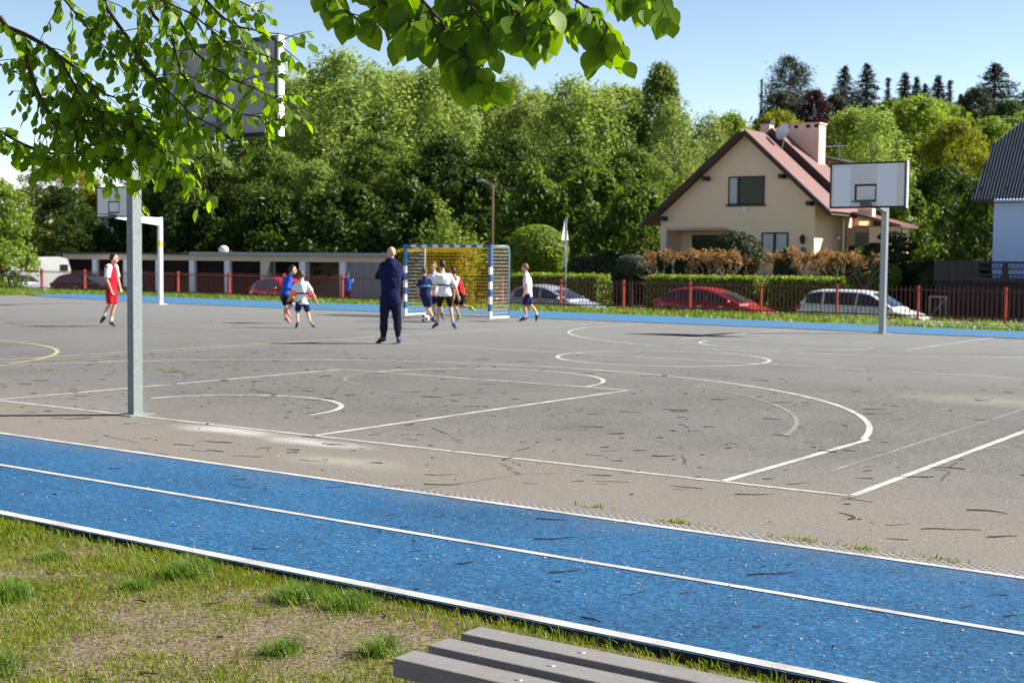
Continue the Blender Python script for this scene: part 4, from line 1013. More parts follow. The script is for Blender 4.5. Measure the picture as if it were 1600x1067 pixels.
# ------------------------------------------------------------------ cream gabled house
OU, OV, OZ = -16.0, 48.0, -.30
ho = thing('gabled_house', 'cream house with a steep dark red roof and broad chimney behind the parked cars', 'house', UV(OU, OV, OZ), -TH)
t = NT('red_metal_roof'); co = t.coords()
sx = t.n('ShaderNodeSeparateXYZ', i={'Vector': co})
wv = t.math('ABSOLUTE', t.math('SUBTRACT', t.math('FRACT', t.math('MULTIPLY', sx.outputs[1], 2.6)), .5))
seam = t.math('LESS_THAN', wv, .07)
nn = t.noise(co, 1.5, 5, .65)
c = t.mix(nn, (.13, .058, .055), (.225, .115, .108)); c = t.mix(t.math('MULTIPLY', seam, .6), c, (.05, .018, .02))
t.bsdf(c, .55, .4, 0, t.bump(wv, .8, .04)); M['roof_red'] = t.m
def H(u, v, z): return (u-OU, v-OV, z-OZ)
hb = lambda mb, u0, u1, v0, v1, z0, z1, **k: mb.box(u0-OU, u1-OU, v0-OV, v1-OV, z0-OZ, z1-OZ, **k)
VB = 52.2
w_ = MB()
hb(w_, -20.2, -19.88, 48, 48.34, -.3, 3.16)                                # pillar of the loggia
hb(w_, -16.28, -12.42, 48, 48.34, -.3, 3.16)
w_.prism([(u-OU, z-OZ) for u, z in [(-20.2, 3.1605), (-12.42, 3.1605), (-12.42, 4.62), (-15.79, 7.55), (-20.2, 3.86)]], 0, .34)
hb(w_, -19.88, -16.28, 49.5, 49.8, -.3, 3.16); hb(w_, -20.2, -19.90, 48.341, VB, -.3, 3.86); hb(w_, -12.72, -12.42, 48.341, VB, -.3, 4.6)
hb(w_, -16.6, -16.281, 48.341, 49.499, -.3, 3.16); hb(w_, -19.879, -16.601, 48.1, 48.25, -.3, 1.45)
w_.prism([(u-OU, z-OZ) for u, z in [(-20.2, -.3), (-12.42, -.3), (-12.42, 4.62), (-15.79, 7.55), (-20.2, 3.86)]], VB+.001-OV, VB+.3-OV)
w_.build('wall', M['stucco'], ho)
c_ = MB(); hb(c_, -19.879, -16.602, 48.0, 49.49, 3.17, 3.3); c_.build('ceiling', M['stucco'], ho)
# roof slabs
def slope(name, pts, v0, v1, th, mat):
    (ua, za), (ub, zb) = pts; mb = MB(); d = Vector((ub-ua, 0, zb-za)).normalized(); nn_ = Vector((-d.z, 0, d.x))
    if nn_.z < 0: nn_ = -nn_
    q = [Vector((ua-OU, 0, za-OZ)), Vector((ub-OU, 0, zb-OZ))]; top = [p_ + nn_*th for p_ in q]
    vs = [Vector((p_.x, y, p_.z)) for y in (v0-OV, v1-OV) for p_ in (q[0], q[1], top[1], top[0])]
    mb.add(vs, [(0, 1, 2, 3), (7, 6, 5, 4), (0, 4, 5, 1), (1, 5, 6, 2), (2, 6, 7, 3), (3, 7, 4, 0)])
    me = mb.mesh(name); recalc(me); return link(name, me, mat, ho)
rl = slope('roof', [(-15.77, 7.62), (-20.85, 3.40)], 47.45, VB+.5, .14, M['roof_red'])
rr_ = slope('roof', [(-15.75, 7.62), (-11.55, 3.86)], 47.45, VB+.5, .14, M['roof_red'])
# barge boards
def barge(pts): return slope('barge_board', pts, 47.36, 47.447, .20, M['brown_wood'])
barge([(-15.76, 7.53), (-20.87, 3.29)]); barge([(-15.76, 7.53), (-11.52, 3.73)])
for (u, z) in [(-13.9, 5.75), (-12.55, 4.52), (-17.7, 5.75), (-19.9, 3.92)]:
    b = MB(); hb(b, u-.10, u+.10, 47.46, 47.99, z-.30, z-.10); b.build('purlin_end', M['brown_wood'], ho)
# soffit under the right eave and side
slope('soffit', [(-12.40, 4.50), (-11.56, 3.745)], 47.5, VB+.4, .09, M['brown_wood'])
# raised rear roof with dark rake, chimney, dormer
slope('raised_roof', [(-15.75, 7.62), (-12.1, 4.352)], 49.9, VB+.48, .46, M['roof_red'])
slope('raised_roof_rake', [(-15.75, 7.62), (-12.06, 4.317)], 49.83, 49.897, .48, M['brown_wood'])
ch = MB(); hb(ch, -15.29, -13.62, 51.2, 52.0, 4.0, 8.18); cho = ch.build('chimney', M['pink_stucco'], ho)
c2 = MB(); hb(c2, -15.34, -13.57, 51.15, 52.05, 8.182, 8.25); c2.build('chimney_cap', M['pink_stucco'], cho)
for u in (-15.25, -14.85, -14.25, -13.85):
    c2 = MB(); hb(c2, u, u+.17, 51.148, 51.1985, 8.02, 8.17); c2.build('flue_opening', M['inside'], cho)
ch = MB(); hb(ch, -16.50, -16.04, 51.0, 51.5, 7.0, 8.30); cho = ch.build('small_chimney', M['pink_stucco'], ho); c2 = MB(); hb(c2, -16.55, -15.99, 50.95, 51.55, 8.302, 8.40); c2.build('chimney_cap', M['tar_roof'], cho)
dm = MB(); dm.prism([(u-OU, z-OZ) for u, z in [(-14.35, 3.5), (-12.15, 3.5), (-12.15, 6.18), (-14.35, 6.76)]], 52.75-OV, 56.5-OV); dmo = dm.build('dormer', simple('tan_stucco', (.60, .38, .22), .85, .08, 1.4), ho)
c2 = MB(); c2.prism([(-14.5-OU, 6.805-OZ), (-12.0-OU, 6.145-OZ), (-12.0-OU, 6.27-OZ), (-14.5-OU, 6.93-OZ)], 52.5-OV, 57-OV); c2.build('dormer_roof', M['brown_wood'], dmo)
an = MB(); an.tube([H(-13.9, 54.5, 6.3), H(-13.9, 54.5, 7.6)], .025, 6); an.tube([H(-14.5, 54.5, 7.40), H(-13.6, 54.5, 7.40)], .02, 6)
for k in range(5): an.tube([H(-14.5+.2*k, 54.2, 7.40), H(-14.5+.2*k, 54.8, 7.40)], .012, 5)
an.build('aerial', M['galv'], ho)
# satellite dish on the chimney front
di = MB(); rings = []
for r_, y_ in ((.001, .10), (.15, .085), (.28, .045), (.36, 0.0), (.365, -.012), (.28, .03), (.15, .07), (.001, .085)): rings.append([(r_*math.cos(a), y_, r_*1.12*math.sin(a)) for a in np.linspace(0, 2*math.pi, 28, endpoint=False)])
di.loft(rings, 0, False); dd = di.build('satellite_dish', M['white_steel'], ho, True); dd.location = H(-14.74, 49.55, 7.74); dd.rotation_euler = (R(-18), 0, R(-14))
ar = MB(); ar.tube([(0, .08, 0), (0, .24, -.2), (0, .24, -1.0)], .02, 6); ar.tube([(0, 0, -.38), (0, -.35, -.10)], .012, 6); ar.build('dish_arm', M['galv'], dd)
# windows
def window(u0, u1, z0, z1, v, bars, curtain=None, name='window'):
    f = MB(); fw = .07
    hb(f, u0, u1, v-.05, v-.003, z0, z0+fw); hb(f, u0, u1, v-.05, v-.003, z1-fw, z1)
    hb(f, u0, u0+fw, v-.05, v-.003, z0+fw, z1-fw); hb(f, u1-fw, u1, v-.05, v-.003, z0+fw, z1-fw)
    for b_ in bars: hb(f, b_-.07, b_+.07, v-.05, v-.003, z0+fw, z1-fw)
    wo = f.build(name, M['brown_wood'], ho)
    edges = [u0+fw] + [x for b_ in bars for x in (b_-.07, b_+.07)] + [u1-fw]
    for i in range(0, len(edges), 2):
        p_ = MB(); hb(p_, edges[i], edges[i+1], v-.03, v-.015, z0+fw, z1-fw)
        p_.build('pane', M['curtain'] if curtain is not None and i//2 in curtain else M['glass_green'], wo)
    s_ = MB(); hb(s_, u0-.08, u1+.08, v-.11, v-.0015, z0-.07, z0-.003); s_.build('sill', M['brown_wood'], wo)
    return wo
window(-16.66, -14.86, 4.32, 5.62, 48.0, [-16.14], [0])
window(-19.25, -16.75, 1.75, 2.98, 49.5, [-18.35], None)
window(-14.95, -13.65, 1.75, 3.05, 48.0, [-14.30], [0, 1])
b = MB(); hb(b, -15.93, -15.68, 47.93, 47.997, 4.02, 4.24); b.build('vent_box', M['white_paint'], ho)
lt = MB(); lt.tube([H(-12.92, 47.99, 2.55), H(-12.92, 47.84, 2.50), H(-12.92, 47.84, 2.58)], .02, 6); lto = lt.build('wall_lantern', M['black'], ho)
l2 = MB(); l2.tube([H(-12.92, 47.84, 2.55), H(-12.92, 47.84, 2.60), H(-12.92, 47.84, 2.82), H(-12.92, 47.84, 2.95)], [.06, .10, .13, .03], 6); l2.build('lantern_head', M['black'], lto)
pl = MB(); hb(pl, -13.05, -12.80, 47.97, 47.997, 2.12, 2.38); pl.build('number_plaque', simple('blue_enamel', (.10, .16, .26), .4, .15, 30), ho)
# porch on the right side
po_ = MB(); po_.prism([(u-OU, z-OZ) for u, z in [(-12.3, 4.10), (-9.2, 3.30), (-9.2, 3.42), (-12.3, 4.24)]], 50.0-OV, 52.4-OV); po_.build('porch_roof', M['roof_red'], ho)
pw = MB(); hb(pw, -10.97, -9.55, 50.9, 51.1, -.3, 3.36); hb(pw, -12.41, -9.55, 51.9, 52.1, -.3, 3.36); hb(pw, -9.75, -9.55, 51.101, 51.899, -.3, 3.36); pw.build('porch_wall', M['stucco'], ho)
pd = MB()
for k in range(7): hb(pd, -11.63+.092*k+.004, -11.63+.092*(k+1)-.004, 50.86, 50.92, -.3, 3.1)
pd.build('plank_screen', simple('grey_planks', (.14, .12, .125), .8, .2, 5), ho)
pd = MB(); hb(pd, -12.3, -11.65, 51.85, 51.898, .3, 2.5); pd.build('front_door', M['brown_wood'], ho)
pp = MB(); pp.tube([H(-11.96, 50.3, -.3), H(-11.96, 50.3, 3.95)], .045, 8); pp.build('porch_post', M['white_steel'], ho)
pp = MB(); pp.ball(H(-12.28, 50.5, 2.86), .12); pp.build('globe_lamp', M['lampshade'], ho, True)
pc = MB(); hb(pc, -11.44, -10.74, 50.6, 51.0, 3.62, 4.18); pc.build('roof_vent_box', M['stucco'], ho)
gp = MB(); gp.tube([H(-9.17, 50.05, 3.32), H(-9.17, 50.05, 2.0)], .035, 6); gp.build('drainpipe', M['tar_roof'], ho)

# ------------------------------------------------------------------ white house with corrugated roof at the right edge
rh = thing('white_house', 'white house with a dark corrugated roof and terrace railing at the right edge', 'house', UV(-3.0, 42.0, -.3), -TH)
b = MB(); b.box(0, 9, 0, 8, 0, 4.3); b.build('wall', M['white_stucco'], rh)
# corrugated front slope, ribs up the slope; clipped gable corner at the left
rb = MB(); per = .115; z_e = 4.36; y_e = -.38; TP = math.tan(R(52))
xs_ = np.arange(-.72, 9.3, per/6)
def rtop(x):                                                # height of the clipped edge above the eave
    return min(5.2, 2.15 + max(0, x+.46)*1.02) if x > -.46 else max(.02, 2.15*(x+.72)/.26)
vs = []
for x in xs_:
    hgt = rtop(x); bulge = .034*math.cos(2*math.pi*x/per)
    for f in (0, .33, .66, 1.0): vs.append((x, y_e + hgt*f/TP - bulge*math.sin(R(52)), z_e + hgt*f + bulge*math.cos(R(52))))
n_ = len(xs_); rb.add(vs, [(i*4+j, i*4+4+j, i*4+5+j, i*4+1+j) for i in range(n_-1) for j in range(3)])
rb.m = [1 if (i % 6) in (2, 3, 4) else 0 for i in range(n_-1) for j in range(3)]  # sun and shade on the corrugation painted in as pale and dark faces
rb.build('roof', [simple('sunlit_corrugation_tone', (.62, .62, .68), .5, .12, 4), simple('shaded_corrugation_tone', (.012, .012, .018), .6, .2, 4)], rh)
# left gable wall above eave and its clipped hip
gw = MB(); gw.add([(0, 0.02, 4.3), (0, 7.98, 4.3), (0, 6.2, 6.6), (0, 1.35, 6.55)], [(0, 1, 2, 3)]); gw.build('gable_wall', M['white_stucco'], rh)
hp_ = MB(); hp_.add([(-.46, y_e+2.15/TP, z_e+2.15), (2.6, y_e+5.2/TP, z_e+5.2), (-.46, 8-(y_e+2.15/TP), z_e+2.15)], [(0, 1, 2)]); hp_.build('hip', simple('dark_roof_sheet', (.10, .10, .115), .5, .2, 4), rh)
rv = MB(); rv.prism([(-.74, z_e-.06), (9.3, z_e-.06), (9.3, z_e-.015), (-.74, z_e-.015)], y_e-.07, y_e-.03); rv.build('gutter', M['black'], rh)
sf = MB(); sf.box(-.7, 9.2, y_e+.0, -.002, z_e-.10, z_e-.063); sf.build('soffit', M['brown_wood'], rh)
for x in (-.45, .45, 1.4): 
    b = MB(); b.box(x-.03, x+.03, y_e+.16, y_e+.22, z_e+.36, z_e+.44); b.build('snow_guard', M['black'], rh)
# terrace in front
M['terrace_wood'] = simple('terrace_wood', (.016, .015, .024), .6, .3, 8)
tr = MB(); tr.box(-1.45, 9, -2.2, -.01, 1.38, 1.50); tr.build('terrace_deck', M['terrace_wood'], rh)
tr = MB()
for k in range(40): tr.box(-1.42+.26*k, -1.42+.26*k+.245, -2.12, -2.06, -.2, 1.378)
tr.build('terrace_base', simple('dark_planks', (.022, .012, .016), .8, .3, 6), rh)
ra = MB(); ra.box(-1.45, 9, -2.2, -2.13, 2.02, 2.10); ra.box(-1.45, 9, -2.19, -2.14, 1.60, 1.65); ra.box(-1.45, 9, -2.19, -2.14, 1.80, 1.83)
for k in range(8): ra.box(.05+1.0*k-.1, .05+1.0*k+.1, -2.2, -2.13, 1.501, 2.019)
for k in range(5): ra.box(-1.45+.28*k, -1.45+.28*k+.265, -2.185, -2.15, 1.501, 2.019)
ra.build('railing', M['terrace_wood'], rh)
for k in range(8):
    lt_ = MB(); lt_.box(.1001+1.0*k, .8999+1.0*k+.05, -2.172, -2.148, 1.835, 1.85)
    for q_ in range(6):
        x = .16+1.0*k+.8*q_/5.5; lt_.box(x, x+.04, -2.17, -2.15, 1.501, 1.599)
        for s_ in (-1, 1):
            x0_ = x+.02; lt_.tube([(x0_, -2.165, 1.84), (x0_+s_*.13, -2.165, 2.01)], .012, 4)
    lt_.build('lattice', M['terrace_wood'], rh)
b = MB(); b.box(.6, 1.6, -2.9, -2.3, .02, 1.15, 0, .05); 
# small gate beside the terrace
gt = thing('garden_gate', 'small pale gate leaning in the drive beside the dark terrace', 'gate', UV(-4.2, 38.6, -.28), -TH+R(8))
b = MB()
for k in range(4): b.box(.35*k-.02, .35*k+.02, -.02, .02, 0, 1.05)
b.box(-.02, 1.09, -.02, .02, 1.0505, 1.10); b.tube([(0, -.04, .1), (1.05, -.04, 1.0)], .025, 6); gt.scale = (.55, .55, .75); b.build('frame', M['galv'], gt)
# ------------------------------------------------------------------ trees
M['lf_willow'] = leafmat('willow_leaf', (.120, .190, .038), (.29, .385, .100), .48, .25)
M['lf_lime'] = leafmat('lime_leaf', (.020, .056, .008), (.135, .215, .028), .46, .3)
M['lf_mid'] = leafmat('mid_green_leaf', (.050, .095, .016), (.165, .24, .05), .46, .25)
M['lf_dark'] = leafmat('dark_leaf', (.008, .022, .005), (.066, .125, .017), .44, .3)
M['lf_bright'] = leafmat('bright_spring_leaf', (.105, .175, .022), (.25, .34, .065), .48, .25)
M['lf_yellow'] = leafmat('yellow_spring_leaf', (.12, .155, .016), (.25, .27, .035), .42, .2)
M['lf_birch'] = leafmat('birch_leaf', (.110, .170, .036), (.27, .34, .095), .46, .25)
M['lf_conifer'] = leafmat('conifer_needle', (.012, .022, .014), (.042, .056, .032), .15, .2)
M['lf_pine'] = leafmat('pine_needle', (.020, .030, .014), (.055, .070, .028), .15, .2)
M['lf_purple'] = leafmat('purple_leaf', (.030, .012, .012), (.06, .028, .022), .25, .2)
M['lf_orange'] = leafmat('orange_spring_leaf', (.15, .085, .03), (.34, .23, .10), .4, .2)
M['lf_hedge'] = leafmat('hedge_leaf', (.075, .13, .014), (.26, .36, .055), .42, .3, None, 1.5)
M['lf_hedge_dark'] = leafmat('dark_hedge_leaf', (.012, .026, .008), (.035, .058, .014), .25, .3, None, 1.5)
M['lf_grey'] = leafmat('grey_green_needle', (.045, .070, .055), (.10, .14, .11), .2, .2, None, 1.5)
M['lf_yew'] = leafmat('yew_needle', (.020, .034, .012), (.065, .085, .030), .2, .2, None, 1.5)
M['lf_gold'] = leafmat('golden_leaf', (.18, .17, .012), (.36, .30, .025), .45, .2, None, 1.5)
def clumps(n, W, Hc, prof, seed, gap=.25):
    """clump centres in a crown of width W, height Hc; prof(t) is the relative radius at height t"""
    r_ = random.Random(seed); out = []
    off = Vector((seed*7.3, seed*1.7, 0))
    tries = 0
    while len(out) < n and tries < n*60:
        tries += 1
        t_ = r_.random(); rad = prof(t_)*W/2
        a = r_.uniform(0, 2*math.pi); rr = rad*math.sqrt(r_.uniform(.12, 1)) 
        rr *= 1 + .35*noise.noise(Vector((math.cos(a)*1.5, math.sin(a)*1.5, t_*4))+off)
        p = Vector((rr*math.cos(a), rr*math.sin(a), t_*Hc))
        if noise.noise(p*(2.6/W)*2+off) < -gap: continue
        out.append(p)
    return out
def crown_mesh(name, W, Hc, prof, n, per, leaf, seed, rc=.11, flat=.8, droop=0.0, aspect=.6):
    global rng
    cs = clumps(n, W, Hc, prof, seed); C_, Nn, S = [], [], []
    g_ = np.random.default_rng(seed)
    for c in cs:
        k = int(per*g_.uniform(.6, 1.4)); d = g_.normal(size=(k, 3)); d /= np.linalg.norm(d, axis=1, keepdims=True)
        rad = W*rc*g_.uniform(.6, 1.35)
        q = d*(g_.uniform(.15, 1, (k, 1))**.5)*rad*np.array([1, 1, flat])
        if droop: q[:, 2] -= droop*rad*g_.uniform(0, 1, k)**2*3
        C_.append(np.array(c)+q); Nn.append(d*.8+g_.normal(size=(k, 3))*.55+np.array([0, 0, .35])); S.append(leaf*g_.uniform(.6, 1.35, k))
    return cloud(name, np.concatenate(C_), np.concatenate(Nn), np.concatenate(S), aspect), cs
def limbs(mb, Ht, base, W, cs, r, n, seed):
    r_ = random.Random(seed); top = Vector((r_.uniform(-.05, .05)*W, r_.uniform(-.05, .05)*W, Ht*.82))
    pts = [Vector((0, 0, -.6)), Vector((0, 0, Ht*.15)), Vector((r_.uniform(-.02, .02)*Ht, 0, Ht*.4)), top*.75, top]
    mb.tube(pts, [r*1.25, r, r*.8, r*.5, r*.15], 9)
    for c in r_.sample(cs, min(n, len(cs))):
        e = Vector((c.x, c.y, c.z+base)); z0 = max(Ht*.14, min(e.z-.25*Ht*r_.random()-.1*Ht, Ht*.7)); s_ = Vector((0, 0, z0))
        mid = s_.lerp(e, .5) + Vector((0, 0, .06*Ht*r_.uniform(-.3, 1)))
        mb.tube([s_, mid, e], [r*.38, r*.22, r*.06], 5)
P_round = lambda t: max(.05, math.sin(math.pi*min(1, (t*.86+.14)))**.45)
P_tall = lambda t: max(.06, (1-t**2.2)**.55*min(1, .55+t*2.2))
P_broad = lambda t: max(.05, min(1, .62+t*1.3)*(1-t**4)**.5)
P_low = lambda t: max(.05, (1-t**2.2)**.5)
PROTO = {}
def proto(key, W, Ht, base, prof, n, per, leaf, seed, rc=.11, flat=.8, droop=0.0, nl=26, r=.22):
    cm, cs = crown_mesh(key, W, Ht-base, prof, n, per, leaf, seed, rc, flat, droop)
    cm.transform(Matrix.Translation((0, 0, base)))
    lb = MB(); limbs(lb, Ht, base, W, cs, r, nl, seed); PROTO[key] = (cm, lb.mesh(key+'_trunk'), W, Ht)
proto('willow', 10, 16, 1.5, P_broad, 270, 120, .25, 3, .095, 1.0, .5, 40, .26)
proto('willow2', 10, 16, 1.5, P_round, 270, 120, .25, 5, .095, 1.0, .5, 40, .26)
proto('lime', 10, 14, 1.0, P_round, 230, 115, .28, 8, .10, .8, .1, 30, .24)
proto('lime2', 9, 14, 1.0, P_tall, 230, 115, .28, 12, .10, .8, .1, 30, .24)
proto('maple', 7, 7, .2, P_low, 120, 70, .34, 21, .11, .75, .1, 22, .14)
proto('maple2', 7, 7, .2, P_round, 120, 70, .34, 24, .11, .75, .1, 22, .14)
proto('birch', 5.5, 15, 1.5, P_tall, 130, 90, .20, 31, .12, 1.1, .9, 26, .13)
def tree(label, cat, key, px, top, Y, width, leaf, bark='bark', name='broadleaf_tree', rz=None, group=None):
    """px: photograph column of the trunk; top: row of the crown top; width in photograph pixels"""
    cm, tm, W, Ht = PROTO[key]
    p = at(px, 420, Y); u, v = uv_of(p.x, p.y); z = tz(u, v); zt = at(px, top, Y).z
    r = thing(name, label, cat, (p.x, p.y, z), random.uniform(0, 6.28) if rz is None else rz, group)
    sz = (zt-z)/Ht*.985; sx_ = width/FPX*Y/W*1.12
    r.scale = (sx_, sx_, sz)
    c = bpy.data.objects.new('crown', cm); COL.objects.link(c); c.parent = r
    t_ = bpy.data.objects.new('trunk', tm); COL.objects.link(t_); t_.parent = r
    for o, mt in ((c, leaf), (t_, bark)):
        if not o.data.materials: o.data.materials.append(M[mt])
        o.material_slots[0].link = 'OBJECT'; o.material_slots[0].material = M[mt]
    return r
GB = 'trees behind the garages and the house'
T = [
 ('tall pale willow reaching the sky above the goal, widest of the row behind the garages', 'willow', 545, 84, 106, 230, 'lf_willow'),
 ('pale willow crown just right of the near backboard, partly behind the widest willow', 'willow2', 440, 118, 112, 150, 'lf_willow'),
 ('willow behind the near backboard and the hanging leaves', 'willow2', 345, 175, 112, 190, 'lf_willow'),
 ('mid green willow between the tall willow and the hanging leaf spray', 'willow2', 680, 104, 108, 170, 'lf_willow'),
 ('thin topped willow right below the tip of the hanging leaf spray', 'willow', 800, 122, 112, 150, 'lf_birch'),
 ('broad willow rising above the round clipped bush', 'willow', 905, 124, 104, 190, 'lf_willow'),
 ('dense dark green tree with a domed top left of the cream house', 'lime2', 1025, 106, 104, 120, 'lf_mid'),
 ('feathery birch with a pale trunk beside the left eave of the cream house', 'birch', 1052, 150, 92, 120, 'lf_birch'),
 ('light green birch close behind the left roof slope of the cream house', 'birch', 1100, 170, 96, 110, 'lf_birch'),
 ('yellowish green tree behind the left roof slope near the gable top', 'lime', 1140, 182, 104, 110, 'lf_bright'),
 ('yellow leaved tree behind the small chimney of the cream house', 'lime', 1212, 178, 112, 120, 'lf_yellow'),
 ('light green tree directly right of the broad pink chimney', 'willow2', 1330, 172, 88, 130, 'lf_bright'),
 ('tall light green tree above the basketball board with ferny foliage', 'birch', 1362, 160, 84, 130, 'lf_willow'),
 ('bright green tree with ragged top behind the right backboard edge', 'lime', 1430, 156, 110, 160, 'lf_bright'),
 ('yellow green tree between the right backboard and the white house roof', 'lime', 1492, 190, 104, 120, 'lf_yellow'),
 ('mid green tree above the clipped corner of the corrugated roof', 'lime2', 1545, 186, 112, 110, 'lf_bright'),
 ('olive tree peeking over the corrugated roof at the right edge', 'lime', 1600, 175, 120, 110, 'lf_willow'),
 ('shady dark tree between the right hoop and the white house', 'lime', 1475, 262, 70, 150, 'lf_dark'),
 ('dark leafy tree behind the right hoop post', 'maple2', 1410, 300, 66, 110, 'lf_lime'),
 ('dark tree close to the left wall of the white house', 'maple2', 1540, 290, 64, 110, 'lf_dark'),
 ('yellow green tree beyond the caravan, upper left', 'lime', 95, 248, 120, 140, 'lf_yellow'),
 ('dark green tree above the dark blue car', 'lime2', 105, 296, 95, 110, 'lf_dark'),
 ('light green maple at the left edge above the caravan', 'maple2', 2, 288, 66, 92, 'lf_bright'),
 ('dark tree behind the far white hoop', 'lime', 262, 262, 98, 130, 'lf_dark'),
 ('second dark tree right of the far white hoop', 'lime2', 330, 240, 96, 150, 'lf_mid'),
 ('green tree behind the middle of the garage row', 'lime', 420, 235, 94, 150, 'lf_mid'),
 ('light leafed tree above the grey garage roof end', 'lime2', 500, 255, 90, 110, 'lf_willow'),
 ('deep green tree behind the shed', 'lime', 590, 215, 92, 170, 'lf_mid'),
 ('deep green tree left of the street lamp', 'lime2', 690, 215, 90, 160, 'lf_dark'),
 ('deep green tree right of the street lamp', 'lime', 800, 220, 90, 160, 'lf_dark'),
 ('leafy tree behind the round clipped bush', 'lime2', 900, 235, 86, 150, 'lf_mid'),
 ('green tree behind the road sign', 'lime', 985, 235, 86, 130, 'lf_mid'),
]
for lab, key, px, top, Y, wd, lf in T:
    tree(lab, 'tree', key, px, top, Y, wd, lf, 'bark_light' if key == 'birch' else 'bark', 'birch_tree' if key == 'birch' else ('willow_tree' if 'willow' in key else 'broadleaf_tree'), None, GB)
for lab, key, px, top, Y, wd, lf in [
 ('tree crown filling the skyline between the widest willow and the near backboard', 'lime', 490, 128, 122, 190, 'lf_birch'),
 ('tree crown filling the skyline just right of the widest willow', 'lime', 620, 118, 122, 190, 'lf_willow'),
 ('tree crown behind the leaf spray tip and the thin topped willow', 'lime', 740, 140, 124, 190, 'lf_birch'),
 ('tree crown in the skyline dip left of the willow over the round bush', 'lime', 845, 150, 122, 180, 'lf_willow'),
 ('tree crown filling the skyline left of the domed dark tree', 'lime', 965, 140, 122, 180, 'lf_willow'),
 ('far tree crown seen left of the near backboard through the leaves', 'lime', 270, 205, 124, 170, 'lf_willow')]:
    tree(lab, 'tree', key, px, top, Y, wd, lf, 'bark', 'broadleaf_tree', None, GB)
for lab, key, px, top, Y, wd, lf in [
 ('dark maple bush behind the left end of the garages', 'maple', 200, 318, 97, 130, 'lf_dark'),
 ('dark maple bush behind the third garage door', 'maple2', 315, 305, 92, 140, 'lf_dark'),
 ('dark maple bush behind the fourth garage door', 'maple', 425, 300, 88, 150, 'lf_dark'),
 ('dark maple bush behind the red car and the open garage', 'maple2', 540, 292, 84, 150, 'lf_dark'),
 ('dark maple bush left of the street lamp pole, behind the goal', 'maple', 640, 285, 80, 150, 'lf_dark'),
 ('dark maple bush around the street lamp pole', 'maple2', 745, 278, 78, 130, 'lf_dark'),
 ('maple bush with bright leaf clumps above the round clipped bush', 'maple', 835, 262, 74, 130, 'lf_lime'),
 ('maple bush with bright leaf clumps above the road sign', 'maple2', 925, 270, 72, 130, 'lf_lime'),
 ('maple bush between the road sign and the cream house', 'maple', 1000, 290, 70, 120, 'lf_lime')]:
    tree(lab, 'bush', key, px, top, Y, wd, lf, 'bark', 'maple_bush', None, 'maple bushes in front of the tree belt')
# ------------------------------------------------------------------ conifers on the hill
def conifer_mesh(key, W, Ht, seed, tiers, broad=1.0, bare=.15, top_round=False):
    r_ = random.Random(seed); lb = MB(); lb.tube([(0, 0, -1), (0, 0, Ht*.5), (0, 0, Ht)], [.22, .14, .03], 7); C_, Nn, S = [], [], []
    g_ = np.random.default_rng(seed)
    nb = tiers*9
    for i in range(nb):
        t_ = bare+(1-bare)*((i+r_.random())/nb)**.9; L = W/2*1.75*((1-t_)**.85*broad + .04) if not top_round else W/2*math.sin(math.pi*min(.97, .25+.7*(t_-bare)/(1-bare)))**.8
        a = i*2.39996+r_.uniform(-.5, .5); ll = L*(.35+.75*r_.random()**.6)*(1+.35*noise.noise(Vector((a, t_*6, seed)))); z = t_*Ht
        e = Vector((math.cos(a)*ll, math.sin(a)*ll, z - ll*(r_.uniform(-.05, .5) if not top_round else -.25)))
        lb.tube([(0, 0, z), e], [.04, .012], 4)
        n = int((9+15*ll)*(2.6 if top_round else 1)); f = g_.uniform(.2 if not top_round else .55, 1, n)
        q = np.array((0, 0, z))*(1-f[:, None]) + np.array(e)*f[:, None] + g_.normal(size=(n, 3))*np.array([.10, .10, .08])*(1+ll*.3)*(1 if not top_round else 2.2)
        C_.append(q); Nn.append(g_.normal(size=(n, 3))*.8+np.array([0, 0, .6])); S.append(g_.uniform(.16, .42, n))
    PROTO[key] = (cloud(key, np.concatenate(C_), np.concatenate(Nn), np.concatenate(S), .30), lb.mesh(key+'_trunk'), W, Ht)
conifer_mesh('spruce', 5.0, 14, 41, 22); conifer_mesh('spruce2', 4.2, 14, 44, 18, .9, .3); conifer_mesh('fir', 7.0, 14, 47, 26, 1.15, .08)
conifer_mesh('pine', 6.5, 14, 50, 7, 1, .55, True); conifer_mesh('snag', 2.6, 14, 53, 9, .5, .45)
